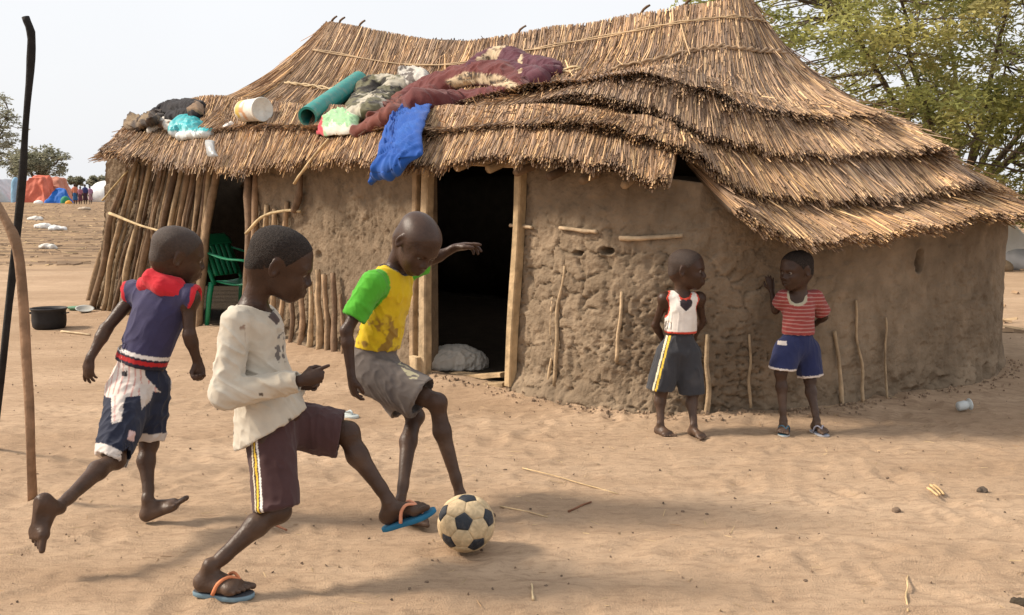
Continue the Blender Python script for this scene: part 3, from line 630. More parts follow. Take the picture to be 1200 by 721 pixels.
def _eval(prims, org, vox, shape):
    D = np.full(shape, 0.3, np.float32)
    ax = [(org[i] + vox * np.arange(shape[i])).astype(np.float32) for i in range(3)]
    for p in prims:
        if p['t'] == 'cut':
            n = p['n']; pl = (n[0] * (ax[0] - p['p'][0]))[:, None, None] + (n[1] * (ax[1] - p['p'][1]))[None, :, None] + (n[2] * (ax[2] - p['p'][2]))[None, None]
            np.maximum(D, pl.astype(np.float32), out=D); continue
        m = p['k'] + 3 * vox
        i0 = np.maximum(np.floor((p['lo'] - m - org) / vox).astype(int), 0); i1 = np.minimum(np.ceil((p['hi'] + m - org) / vox).astype(int) + 1, shape)
        if (i1 <= i0).any(): continue
        sl_ = tuple(slice(a, b) for a, b in zip(i0, i1))
        if p['t'] == 'grp': d = _eval(p['prims'], org + i0 * vox, vox, tuple(i1 - i0))
        else:
            X, Y, Z = np.meshgrid(*[a[s] for a, s in zip(ax, sl_)], indexing='ij'); d = _dist(p, np.stack([X, Y, Z], -1))
        a = D[sl_]; k = max(p['k'], 1e-5)
        if p['op'] == 'add': h = np.maximum(k - np.abs(a - d), 0) / k; D[sl_] = np.minimum(a, d) - h * h * k * 0.25
        else: d = -d; h = np.maximum(k - np.abs(a - d), 0) / k; D[sl_] = np.maximum(a, d) + h * h * k * 0.25
    return D
def surface(prims, vox):
    ad = [p for p in prims if p['op'] == 'add']
    lo = np.min([p['lo'] for p in ad], 0) - 4 * vox; hi = np.max([p['hi'] for p in ad], 0) + 4 * vox
    shape = tuple(np.ceil((hi - lo) / vox).astype(int) + 1)
    D = _eval(prims, lo, vox, shape); S = D < 0
    c = np.zeros(tuple(s - 1 for s in shape), np.int8)
    corners = [(i, j, k) for i in (0, 1) for j in (0, 1) for k in (0, 1)]
    for i, j, k in corners: c += S[i:shape[0] - 1 + i, j:shape[1] - 1 + j, k:shape[2] - 1 + k]
    act = np.argwhere((c > 0) & (c < 8)); idx = np.full(c.shape, -1, np.int32); idx[tuple(act.T)] = np.arange(len(act))
    val = {q: D[act[:, 0] + q[0], act[:, 1] + q[1], act[:, 2] + q[2]] for q in corners}
    acc = np.zeros((len(act), 3)); cnt = np.zeros(len(act))
    for q in corners:
        for x in range(3):
            if q[x] == 0:
                r = list(q); r[x] = 1; r = tuple(r); a = val[q]; b = val[r]; m = (a < 0) != (b < 0)
                t = np.where(m, a / np.where(m, a - b, 1), 0)
                pt = np.tile(np.array(q, float), (len(act), 1)); pt[:, x] = t
                acc += pt * m[:, None]; cnt += m
    V = lo + (act + acc / cnt[:, None]) * vox
    Fs = []
    for x in range(3):
        y, z = (x + 1) % 3, (x + 2) % 3
        sa = [slice(None)] * 3; sb = [slice(None)] * 3; sa[x] = slice(0, -1); sb[x] = slice(1, None)
        a = S[tuple(sa)]; b = S[tuple(sb)]; e = np.argwhere(a != b)
        e = e[(e[:, y] > 0) & (e[:, z] > 0) & (e[:, y] < shape[y] - 1) & (e[:, z] < shape[z] - 1)]
        def cell(dy, dz):
            g = e.copy(); g[:, y] += dy; g[:, z] += dz; return idx[tuple(g.T)]
        q = np.stack([cell(-1, -1), cell(0, -1), cell(0, 0), cell(-1, 0)], -1)
        f = a[tuple(e.T)]; q[~f] = q[~f][:, ::-1]
        Fs.append(q)
    Fq = np.concatenate(Fs); Fq = Fq[(Fq >= 0).all(1)]
    return V, Fq
def relax(V, Fq, it=2, lam=0.5):
    for _ in range(it):
        S = np.zeros_like(V); C = np.zeros(len(V))
        for k in range(4):
            a = Fq[:, k]; b = Fq[:, (k + 1) % 4]
            np.add.at(S, a, V[b]); np.add.at(C, a, 1); np.add.at(S, b, V[a]); np.add.at(C, b, 1)
        V = V + lam * (S / np.maximum(C, 1)[:, None] - V)
    return V
def skin_obj(name, prims, vox, m, parent, base, colf, disp=None, it=2):
    V, Fq = surface(prims, vox); V = relax(V, Fq, it)
    if disp is not None: V = V + vnormals(V, Fq) * disp(V)[:, None]
    col = colf(V) if callable(colf) else np.tile(np.asarray(colf, float), (len(V), 1))
    o = link(name, mkmesh(name, V - np.asarray(base), Fq, col), m, parent)
    return slim(o, .36) if name in ('body', 'hair') and len(V) > 6000 else o
def folds(amp, freq, ax, seed, along=0.3, fine=0.25):
    """cloth creases: noise stretched along the axis ax"""
    ax = unit(ax)
    def f(V):
        h = V @ ax; Q = V - np.outer(h, ax) * (1 - along)
        w = 0.35 * np.stack([vnoise(V * 9 + q * 7, seed + q) for q in range(3)], -1)
        n = vnoise(Q * freq * 2.2 + w * 1.8, seed); r = (1 - np.abs(n)) ** 3 * 2 - .6
        n2 = vnoise(Q[:, [1, 2, 0]] * freq * 3.1 + w * 2.2 + 11, seed + 9); r2 = (1 - np.abs(n2)) ** 2.5 * 2 - 1
        mask = .55 + .6 * vnoise(V * freq * .35 + 5, seed + 7)
        return amp * (0.55 * r * mask + .30 * r2 * (1.1 - mask) + 0.38 * vnoise(Q * freq * .6 + 3, seed + 3)) + amp * fine * .5 * vnoise(V * freq * 3.6, seed + 5)
    return f

SKIN = np.array([0.047, 0.0235, 0.0145]); DUST = np.array([0.18, 0.118, 0.08])
def frame(f, u):
    f = unit(f); u = unit(np.asarray(u) - f * np.dot(u, f)); r = np.cross(f, u); return f, u, r   # forward, up, right
def head_prims(c, f, u, S, lid=0.6, mouth=0.0, w=1.0):
    f, u, r = frame(f, u); R = np.stack([f, r, u], 1)
    L = lambda x, y, z: np.asarray(c) + (f * x + r * y * w + u * (z - 0.5)) * S
    E = lambda x, y, z, a, b, d, k=0.03, op='add': ell(L(x, y, z), (a * S, b * S * w, d * S), R, k * S, op)
    P = [E(-.09, 0, .655, .445, .365, .345, .02), E(.05, 0, .60, .34, .345, .33, .12), E(.10, 0, .34, .29, .27, .30, .16), E(.22, 0, .14, .16, .17, .13, .14),
         E(.305, 0, .075, .075, .085, .07, .10), E(.28, .155, .34, .12, .11, .13, .12), E(.28, -.155, .34, .12, .11, .13, .12),
         E(.31, 0, .555, .10, .25, .06, .10), E(-.30, 0, .36, .2, .24, .22, .15)]
    for s in (-1, 1):
        P.append(E(.415, s * .155, .475, .06, .105, .062, .05, 'sub'))
    P += [cone(L(.375, 0, .50), L(.46, 0, .365), .036 * S, .052 * S, .04 * S), E(.425, .062, .335, .055, .05, .04, .03), E(.425, -.062, .335, .055, .05, .04, .03),
          E(.39, 0, .205, .075, .15, .10, .08)]
    for s in (-1, 1):
        P.append(cone(L(.462, 0, .228), L(.40, s * .125, .205), .030 * S, .016 * S, .02 * S))
        P.append(cone(L(.452, 0, .165 - mouth), L(.395, s * .115, .190), .034 * S, .016 * S, .02 * S))
        # eyelids, closed down as far as the look needs
        ec = L(.318, s * .152, .485)
        P.append(grp([ball(ec, .083 * S, .001), cut(ec + u * (-.02 + .06 * (1 - lid)) * S + f * .04 * S, -u * .96 + f * .25)], .012 * S))
        P.append(grp([ball(ec, .080 * S, .001), cut(ec - u * .045 * S, u)], .012 * S))
        # ears
        eo = L(-.06, s * .365, .45); Re = np.stack([unit(f * .9 + r * s * -.35), unit(r * s * .9 + f * .35), u], 1)
        P.append(ell(eo, (.085 * S, .032 * S, .145 * S), Re, .03 * S)); P.append(ell(eo + r * s * .035 * S + f * .02 * S, (.048 * S, .03 * S, .09 * S), Re, .02 * S, 'sub'))
        P.append(ball(eo + u * -.11 * S + f * .02 * S, .035 * S, .03 * S))
    P.append(cone(L(.52, .11, .198), L(.52, -.11, .198), .009 * S, .009 * S, .01 * S, op='sub') if mouth == 0 else cone(L(.47, .07, .198), L(.47, -.07, .198), .02 * S, .02 * S, .02 * S, op='sub'))
    for s in (-1, 1): P.append(ball(L(.49, s * .035, .305), .016 * S, .012 * S, 'sub'))
    return P
def hair_prims(c, f, u, S, t=0.012, w=1.0):
    f, u, r = frame(f, u); R = np.stack([f, r, u], 1); L = lambda x, y, z: np.asarray(c) + (f * x + r * y + u * (z - 0.5)) * S
    E = lambda x, y, z, a, b, d, k=0.03, op='add': ell(L(x, y, z), ((a + t) * S, (b + t) * S * w, (d + t) * S), R, k * S, op)
    ears = [ell(L(-.02, s * .40, .44), (.10 * S, .12 * S, .15 * S), R, .02 * S, 'sub') for s in (-1, 1)]
    return [E(-.09, 0, .655, .445, .365, .345, .02), E(.05, 0, .60, .34, .345, .33, .12), E(-.30, 0, .36, .2, .24, .22, .15),
            cut(L(.30, 0, .80), f * .80 - u * .60), cut(L(.10, 0, .44), f * .36 - u * .93)] + ears
def eyes(parent, base, c, f, u, S, look=(1, 0, -.3), w=1.0):
    f, u, r = frame(f, u)
    for s in (-1, 1):
        ec = np.asarray(c) + (f * .318 + r * s * .152 * w + u * (-.015)) * S; lk = unit(f * look[0] + r * look[1] + u * look[2])
        n, m = 16, 12; th = np.linspace(0, math.pi, m); ph = np.arange(n) / n * 2 * math.pi
        e1 = unit(np.cross(lk, u)); e2 = np.cross(e1, lk)
        V = np.array([ec + .071 * S * (lk * math.cos(t) + (e1 * math.cos(p) + e2 * math.sin(p)) * math.sin(t)) for t in th for p in ph])
        col = np.array([(A(.006, .005, .004) if t < .25 else A(.03, .016, .01) if t < .52 else A(.17, .145, .13)) for t in th for p in ph])
        i = np.arange(m - 1)[:, None] * n; j = np.arange(n)[None]; j2 = (j + 1) % n
        link("eye", mkmesh("eye", V - base, np.stack([i + j, i + n + j, i + n + j2, i + j2], -1).reshape(-1, 4), col), M_EYE, parent)
def hand_prims(wr, d, pn, side, s=1.0, curl=(.4, .4, .45, .5), thumb=.5, spread=.10):
    """d: wrist to knuckles; pn: the way the palm faces; side: +1/-1 puts the thumb along +/- d x pn"""
    d = unit(d); pn = unit(np.asarray(pn) - d * np.dot(pn, d)); lat = np.cross(d, pn) * side
    wr = np.asarray(wr, float); G = []; pl = .052 * s
    G.append(cone(wr - d * .01 * s, wr + d * pl * .55, .017 * s, .021 * s, .012 * s, lat, .65)); G.append(cone(wr + d * pl * .5, wr + d * pl * .95, .024 * s, .0225 * s, .012 * s, lat, .46))
    Fi = []
    for q in range(4):
        o = (1.5 - q) * .0122 * s; kn = wr + d * pl * (1.0, 1.04, 1.0, .92)[q] + lat * o
        ln = (.047, .052, .048, .038)[q] * s; a = 0; p = kn - d * .008 * s; r = .0072 * s * (1, 1, .97, .88)[q]
        for sg, fr in enumerate((.46, .30, .24)):
            a += curl[q] * (0.8, 1.15, .9)[sg]; dr = d * math.cos(a) + pn * math.sin(a) + lat * (1.5 - q) * spread * math.cos(a)
            e = p + unit(dr) * ln * fr * (1.12 if sg == 0 else 1); Fi.append(cone(p, e, r, r * .92, .003 * s)); p = e; r *= .93
    t0 = wr + d * .012 * s + lat * .014 * s + pn * .004 * s; t1 = t0 + unit(d * .75 + lat * (.5 + .4 * (1 - thumb)) + pn * .35) * .026 * s; t2 = t1 + unit(d * .9 + lat * (.25 - .45 * thumb) + pn * (.2 + .5 * thumb)) * .019 * s
    t3 = t2 + unit(d * .9 - lat * .5 * thumb + pn * (.15 + .6 * thumb)) * .014 * s
    Fi += [cone(t0, t1, .0115 * s, .009 * s, .008 * s), cone(t1, t2, .0085 * s, .0078 * s, .003 * s), cone(t2, t3, .0076 * s, .0062 * s, .003 * s)]
    return G + Fi
def foot_prims(an, f, u, side, s=1.0, toe_up=0.0):
    """an: ankle; f: heel to toe; u: off the sole; side: +1 when the big toe lies along f x u"""
    f, u, r = frame(f, u); an = np.asarray(an, float); r = r * side
    L = lambda x, y, z: an + (f * x + r * y + u * z) * s
    P = [cone(L(0, 0, .012), L(-.012, 0, -.03), .0215 * s, .024 * s, .014 * s), ell(L(-.026, 0, -.045), (.030 * s, .026 * s, .027 * s), np.stack([f, r, u], 1), .02 * s),
         cone(L(.0, .002, -.024), L(.075, .006, -.049), .025 * s, .020 * s, .018 * s), cone(L(-.02, -.008, -.052), L(.08, -.018, -.056), .021 * s, .017 * s, .02 * s),
         cone(L(.078, .022, -.053), L(.072, -.026, -.056), .0195 * s, .0155 * s, .018 * s, None)]
    for q in range(5):
        y = .030 - q * .0155; x0 = .088 - q * .004; ln = (.038, .034, .031, .027, .022)[q]; r0 = (.0112, .0085, .0082, .0078, .0072)[q]
        P.append(cone(L(x0, y, -.056), L(x0 + ln, y * 1.08, -.060 + toe_up * .03), r0 * s, r0 * .92 * s, .0025 * s))
    return [grp(P + [cut(L(0, 0, -.0715), -u)], .008 * s)]
def leg_prims(h, k, a, f, s=1.0):
    h, k, a = (np.asarray(x, float) for x in (h, k, a)); ax = unit(a - k); bk = -unit(np.asarray(f) - ax * np.dot(f, ax)); c = k + (a - k) * .30 + bk * .010 * s
    return [cone(h, k, .058 * s, .036 * s, .02), ball(k - bk * .007 * s, .0365 * s, .018), cone(k, c, .0315 * s, .0355 * s, .02), cone(c, a - (a - k) * .18, .035 * s, .0215 * s, .02), cone(a - (a - k) * .22, a, .0215 * s, .0215 * s, .012), ball(a + np.cross(ax, bk) * .014 * s, .014 * s, .010), ball(a - np.cross(ax, bk) * .014 * s, .014 * s, .010)]
def arm_prims(sh, e, w, s=1.0):
    sh, e, w = (np.asarray(x, float) for x in (sh, e, w)); c = e + (w - e) * .25
    return [cone(sh, e, .032 * s, .0225 * s, .02), ball(sh, .038 * s, .03), ball(e, .0240 * s, .012), cone(e, c, .0225 * s, .0245 * s, .015), cone(c, w, .0245 * s, .0155 * s, .015)]
def skin_col(V, zd=0.55, seed=0, tint=1.0, base=SKIN):
    n = 0.5 + 0.5 * fbm(V * 11, seed, 3)
    n2 = 0.5 + 0.5 * fbm(V * 45, seed + 3, 3)
    d = np.clip((zd - V[:, 2]) / zd, 0, 1) ** 1.3 * 0.42 * (0.2 + n) * (.4 + 1.1 * n2) + .10 * smooth(.55, .8, n) + .12 * smooth(.10, .0, V[:, 2])
    return base * tint * (1 - d[:, None]) + DUST * d[:, None]
def mixc(c, m, new):
    m = np.clip(m, 0, 1)[:, None]; return c * (1 - m) + np.asarray(new, float) * m
def flip_flop(parent, base, an, f, u, side, s, sole, top, strap):
    """sandal under a foot built with the same frame"""
    f, u, r = frame(f, u); r = r * side; an = np.asarray(an, float); L = lambda x, y, z: an + (f * x + r * y + u * z) * s
    out = []
    for t in np.linspace(0, 2 * math.pi, 36, endpoint=False):
        x = .040 + .100 * math.cos(t); wdt = .031 + .012 * smooth(-.02, .10, x) - .004 * math.exp(-((x - .02) / .03) ** 2); out.append((x, wdt * np.sign(math.sin(t)) * abs(math.sin(t)) ** .75 + .004))
    rings = [(-.0905, .95), (-.0885, 1.0), (-.0765, 1.0), (-.0735, .97)]
    V = np.array([L(.04 + (x - .04) * sc, y * sc, z + .010 * max(0, (x - .1)) / .05 * .4) for z, sc in rings for x, y in out]); n = len(out)
    i = np.arange(len(rings) - 1)[:, None] * n; j = np.arange(n)[None]; j2 = (j + 1) % n
    Q = np.stack([i + j, i + j2, i + n + j2, i + n + j], -1).reshape(-1, 4)
    V = np.concatenate([V, [L(.04, .004, -.0905), L(.04, .004, -.0735)]]); k = len(V) - 2
    T = [[k, (q + 1) % n, q] for q in range(n)] + [[k + 1, 3 * n + q, 3 * n + (q + 1) % n] for q in range(n)]
    col = np.array([sole] * (2 * n) + [sole] * n + [top] * n + [sole, top])
    o = link("flip_flop", mkmesh("flip_flop", V - base, [Q, np.array(T)], col), M_RUBBER, parent)
    G = Geo()
    for s2 in (-1, 1):
        P = crom([L(.098, .017, -.073), L(.092, .017, -.042), L(.066, .014 + s2 * .017, -.022), L(.040, .006 + s2 * .033, -.036), L(.022, .004 + s2 * .036, -.072)], 14)
        V, Q, T = tube(P, np.linspace(.004, .0065, 14) * s, 7); G.add(V, Q, T, col=strap)
    st = link("strap", G.mesh("strap", base), M_RUBBER, o)
    return o

def proj(V):                              # where points fall on the layout drawing (used to place prints and patches on garments)
    x = V[:, 0]; y = V[:, 1] * cP - (V[:, 2] - CAMH) * sP; z = V[:, 1] * sP + (V[:, 2] - CAMH) * cP
    return 600 + F * x / y, 360.5 - F * z / y
def box_mask(V, poly, ymax=99):           # inside a polygon given in layout pixels, on the near side
    px, py = proj(V); m = np.zeros(len(V), bool); n = len(poly)
    for i in range(n):
        x1, y1 = poly[i]; x2, y2 = poly[(i + 1) % n]
        c = ((y1 > py) != (y2 > py)) & (px < (x2 - x1) * (py - y1) / ((y2 - y1) if y2 != y1 else 1e-9) + x1); m ^= c
    return m & (V[:, 1] < ymax)
def segd(V, a, b):
    a = np.asarray(a, float); b = np.asarray(b, float); ba = b - a; h = np.clip(((V - a) @ ba) / ba.dot(ba), 0, 1); return np.linalg.norm(V - a - h[:, None] * ba, axis=1), h
YAX = A(0, 1, 0); XAX = A(1, 0, 0)

# ---- the boy in the cream shirt, striking the ball
def boy_cream():
    base = A(-.62, 3.42, 0); vox = .0043
    root = empty("person", base, "boy in cream long-sleeved shirt and maroon shorts kicking the football", "person")
    hc = at(331, 308, 3.45); hf = (.90, .14, -.40); hu = (.40, 0, .9); S = .232
    f, u, r = frame(hf, hu)
    nk = at(293, 350, 3.46); ch = at(300, 385, 3.46); pe = at(322, 478, 3.47)
    shR = at(277, 378, 3.35); elR = at(264, 462, 3.29); wrR = at(351, 447, 3.30)
    shL = at(308, 374, 3.57); elL = at(318, 455, 3.60); wrL = at(352, 450, 3.52)
    hipR = at(310, 494, 3.40); knR = at(326, 598, 3.33); anR = gnd(246, 666, .096)
    hipL = at(336, 490, 3.54); knL = at(407, 508, 3.56); anL = at(456, 588, 3.52)
    fR = (.96, -.18, 0.0); fL = (.90, -.12, .36); uL = (-.36, 0, .93)
    P = [cone(ch, pe, .098, .09, .03, YAX, .74), cone(shR + A(.01, .02, 0), shL, .042, .042, .03), cone(nk + A(.01, 0, -.02), hc + (-f * .20 - u * .18) * S, .044, .038, .03), ball(pe, .095, .03)]
    P += arm_prims(shR, elR, wrR, 1.02) + arm_prims(shL, elL, wrL)
    P += leg_prims(hipR, knR, anR, fR, 1.06) + leg_prims(hipL, knL, anL, fL, 1.06)
    P += head_prims(hc, hf, hu, S, lid=.75)
    P += hand_prims(wrR + A(.012, 0, .004), (.90, .02, .26), (0, 1, -.15), 1, 1.0, curl=(.10, 1.0, 1.1, 1.1), thumb=.55, spread=.06)
    P += hand_prims(wrL, (.9, -.1, .1), (0, -1, 0), -1, 1.0, curl=(.8, .8, .8, .8))
    P += foot_prims(anR, fR, (0, 0, 1), -1, 1.05) + foot_prims(anL, fL, uL, 1, 1.05, toe_up=.2)
    skin_obj("body", P, .0036, M_SKIN, root, base, lambda V: skin_col(V, .5, 1))
    skin_obj("hair", hair_prims(hc, hf, hu, S, t=.005), .0036, M_HAIR, root, base, (1, 1, 1), disp=lambda V: .0012 * vnoise(V * 420, 3) + .0006 * vnoise(V * 900, 4), it=1)
    eyes(root, base, hc, hf, hu, S)
    tors = grp([cone(at(299, 390, 3.46), at(309, 462, 3.46), .108, .110, .03, YAX, .80), cone(at(309, 452, 3.46), at(322, 512, 3.46), .112, .158, .03, YAX, .88),
                cone(shR + A(.0, .02, -.008), shL + A(0, -.02, -.008), .055, .055, .04), cone(nk + A(-.005, 0, -.075), ch, .08, .1, .03, YAX, .8), cut(at(322, 500, 3.46), (.50, 0, -.86)),
                cone(at(324, 530, 3.46), at(320, 500, 3.46), .10, .07, .01, YAX, .82, op='sub')], .02)
    slR = grp([cone(shR, elR, .049, .047, .02), cone(elR, wrR - (wrR - elR) * .02, .047, .035, .02), cut(wrR - unit(wrR - elR) * .004, wrR - elR), cone(wrR + unit(wrR - elR) * .01, wrR - unit(wrR - elR) * .03, .030, .028, .004, op='sub')], .008)
    slL = grp([cone(shL, elL, .056, .052, .02), cone(elL, wrL, .05, .036, .02), cut(wrL, wrL - elL)], .025)
    Sh = [tors, slR, slL, cone(nk + A(-.005, 0, .05), nk + A(.012, 0, -.028), .098, .064, .008, op='sub')]
    hem_n = unit(A(.50, 0, -.86)); hem_p = at(322, 500, 3.46)
    def col(V):
        c = np.tile(A(.50, .45, .37), (len(V), 1)); n = fbm(V * 7, 5, 4)
        c = mixc(c, smooth(.12, .55, n) * .35, (.44, .36, .26)); c = mixc(c, smooth(.45, .3, V[:, 2]) * .3 * (n > -.2), (.44, .34, .22))
        c = mixc(c, box_mask(V, [(314, 371), (322, 362), (332, 372), (324, 381)], 3.46) * .95, (.05, .03, .03))
        pr = box_mask(V, [(322, 396), (336, 386), (342, 420), (330, 428), (322, 420)], 3.46) & (vnoise(V * 85, 9) > .05)
        c = mixc(c, pr * .85, (.07, .06, .06))
        for x, y in ((306, 462), (340, 492), (272, 508)): c = mixc(c, box_mask(V, [(x - 2, y - 2), (x + 2, y - 2), (x + 2, y + 2), (x - 2, y + 2)], 3.46) * .9, (.05, .03, .02))
        c = mixc(c, box_mask(V, [(280, 384), (287, 380), (288, 404), (283, 408)], 3.40) * .7 * smooth(-.2, .3, vnoise(V * 40, 3)), (.16, .08, .05))
        return c
    skin_obj("shirt", Sh, vox, M_CLOTH, root, base, col, disp=lambda V: folds(.0085, 15, (.75, 0, -.6), 21, .22)(V) * (.5 + .5 * smooth(.02, .25, 3.62 - V[:, 1])), it=2)
    thR = grp([cone(hipR + A(.008, .03, -.02), knR + A(-.004, 0, .01), .080, .076, .03), cut(knR + (hipR - knR) * .03, knR - hipR), cone(knR, knR + (hipR - knR) * .3, .062, .06, .004, op='sub')], .03)
    thL = grp([cone(hipL + A(0.01, 0, -.02), knL + A(-.02, 0, -.005), .088, .086, .03), cut(knL + (hipL - knL) * .10, knL - hipL + A(0, 0, .02)), cone(knL, knL + (hipL - knL) * .3, .072, .068, .004, op='sub')], .05)
    So = [cone(at(316, 468, 3.47), at(322, 492, 3.47), .085, .095, .03, YAX, .84), thR, thL]
    hp = unit(knR - hipR)
    def colS(V):
        c = np.tile(A(.062, .030, .030), (len(V), 1)); n = fbm(V * 9, 8, 3); c = mixc(c, smooth(.2, .6, n) * .3, (.12, .075, .06))
        d, h = segd(V, hipR, knR); out = V - hipR - np.outer((V - hipR) @ hp, hp); ang = np.arctan2(out[:, 0], -out[:, 1])
        m = (d < .13) & (V[:, 1] < 3.38)
        c = mixc(c, m & (np.abs(ang + .62) < .055), (.75, .50, .05)); c = mixc(c, m & (np.abs(ang + .44) < .055), (.78, .74, .68)); c = mixc(c, m & (np.abs(ang + .80) < .04), (.70, .62, .45))
        return c
    skin_obj("shorts", So, vox, M_CLOTH, root, base, colS, disp=folds(.008, 13, (.15, 0, -1), 31, .25), it=2)
    flip_flop(root, base, anR, fR, (0, 0, 1), -1, 1.05, (.17, .26, .32), (.035, .035, .04), (.62, .22, .10))
    flip_flop(root, base, anL, fL, uL, 1, 1.05, (.02, .14, .26), (.03, .13, .22), (.62, .27, .16))
boy_cream()

# ---- the boy in the yellow and green tee
def boy_yellow():
    base = A(-.45, 4.15, 0); vox = .005
    root = empty("person", base, "boy in yellow tee with green sleeves and grey shorts, arm flung out", "person")
    hc = at(489, 285, 4.16); hf = (.50, -.52, -.70); hu = (.55, -.30, .78); S = .226
    f, u, r = frame(hf, hu)
    nk = at(462, 312, 4.24); ch = at(455, 343, 4.22); pe = at(434, 424, 4.27); wd = unit(A(.62, .78, 0))
    shR = at(436, 334, 4.10); elR = at(406, 388, 4.05); wrR = at(412, 443, 4.02)
    shL = at(476, 316, 4.34); elL = at(508, 303, 4.42); wrL = at(535, 290, 4.40)
    hipR = at(440, 440, 4.20); knR = at(512, 472, 4.10); anR = gnd(540, 583, .076)
    hipL = at(446, 434, 4.33); knL = at(486, 488, 4.24); anL = gnd(469, 590, .076)
    fR = (.85, -.5, 0); fL = (.93, -.34, 0)
    P = [cone(ch, pe, .088, .082, .03, wd, .76), cone(shR, shL, .04, .04, .03), cone(nk + A(0, 0, -.02), hc + (-f * .22 - u * .22) * S, .043, .038, .03), ball(pe, .085, .03)]
    P += arm_prims(shR, elR, wrR) + arm_prims(shL, elL, wrL, .95) + leg_prims(hipR, knR, anR, fR, 1.0) + leg_prims(hipL, knL, anL, fL, .98)
    P += head_prims(hc, hf, hu, S, lid=.8, w=.97)
    P += hand_prims(wrR, (.12, .0, -1), (.8, .5, .1), 1, 1.08, curl=(.35, .42, .5, .55), thumb=.4) + hand_prims(wrL, (.93, .05, .12), (.05, -.3, -1), -1, 1.15, curl=(.15, .38, .5, .6), thumb=.0, spread=.22)
    P += foot_prims(anR, fR, (0, 0, 1), -1, 1.06) + foot_prims(anL, fL, (0, 0, 1), 1, 1.06)
    skin_obj("body", P, .0038, M_SKIN, root, base, lambda V: skin_col(V, .55, 2, 1.08))
    skin_obj("hair", hair_prims(hc, hf, hu, S, t=.002, w=.97), .004, mat("shaved_hair", col=(.054, .029, .019), rough=.42, var=.15, scale=80, bump=.15, bscale=400, spec=.32), root, base, (1, 1, 1), it=1)
    eyes(root, base, hc, hf, hu, S, w=.97)
    slR = grp([cone(shR + A(.004, -.004, .004), shR + (elR - shR) * .85, .052, .051, .02), cut(shR + (elR - shR) * .72, elR - shR), cone(shR + (elR - shR) * .85, shR + (elR - shR) * .45, .043, .038, .004, op='sub')], .02)
    slL = grp([cone(shL, shL + (elL - shL) * .8, .05, .05, .02), cut(shL + (elL - shL) * .65, elL - shL)], .02)
    ax = unit(pe - ch)
    T = [grp([cone(at(457, 342, 4.22), at(440, 415, 4.265), .102, .104, .03, wd, .80), cone(shR + A(.01, .01, 0), shL, .05, .05, .035), cone(nk + A(0, 0, -.05), ch, .075, .09, .03, wd, .8), cut(at(441, 408, 4.26), (-.10, 0, -1)), cone(at(441, 425, 4.26), at(442, 385, 4.26), .09, .09, .006, wd, .8, op='sub')], .02),
         slR, slL, cone(nk + unit(hc - nk) * .05, nk - unit(hc - nk) * .005, .070, .052, .006, op='sub')]
    nd = unit(hc - nk)
    def col(V):
        c = np.tile(A(.60, .42, .012), (len(V), 1)); n = fbm(V * 8, 12, 4)
        dR, hR = segd(V, shR, elR); dL, hL = segd(V, shL, elL)
        ragl = (dR < .075) & (V @ unit(elR - shR) > (shR - unit(elR - shR) * .03) @ unit(elR - shR))
        g = ragl | (np.linalg.norm((V - shR) * A(1, 1, .8), axis=1) < .072)
        g2 = (np.linalg.norm(V - shL, axis=1) < .075) | ((dL < .07) & (hL > .05))
        c = mixc(c, (g | g2) * 1.0, (.075, .36, .025))
        c = mixc(c, smooth(.25, .55, n) * .35, (.35, .24, .06))
        c = mixc(c, smooth(.1, .3, fbm(V * 26, 14, 3)) * smooth(.83, .78, V[:, 2]) * smooth(.64, .66, V[:, 2]) * .8 * ~g, (.20, .10, .03))
        h = (V - nk) @ nd; ring = np.linalg.norm(V - nk - np.outer(h, nd), axis=1)
        c = mixc(c, (ring < .072) & (h > -.035), (.03, .022, .03))
        return c
    skin_obj("shirt", T, vox, M_CLOTH, root, base, col, disp=folds(.0075, 15, (.5, 0, -.8), 41, .25), it=2)
    thR = grp([cone(hipR + A(0, .02, 0), knR + A(-.03, 0, 0), .098, .090, .03), cut(knR + (hipR - knR) * .22 + A(0, 0, 0), knR - hipR + A(.02, 0, -.05)), cone(knR, knR + (hipR - knR) * .5, .078, .074, .004, op='sub')], .04)
    thL = grp([cone(hipL, knL, .09, .08, .03), cut(knL + (hipL - knL) * .22, knL - hipL), cone(knL, knL + (hipL - knL) * .5, .068, .064, .004, op='sub')], .04)
    So = [cone(at(441, 408, 4.26), pe, .094, .105, .03, wd, .82), thR, thL]
    def colS(V):
        c = np.tile(A(.115, .095, .085), (len(V), 1)); n = fbm(V * 8, 15, 4); c = mixc(c, smooth(-.1, .5, n) * .55, (.20, .165, .14)); c = mixc(c, smooth(.15, .5, -n) * .5, (.06, .05, .05))
        c = mixc(c, box_mask(V, [(466, 425), (470, 424), (491, 440), (487, 447), (480, 444)], 4.25) * (vnoise(V * 70, 4) > -.35) * .85, (.45, .40, .25))
        return c
    skin_obj("shorts", So, vox, M_CLOTH, root, base, colS, disp=folds(.009, 13, (.5, 0, -.8), 51, .25), it=2)
boy_yellow()

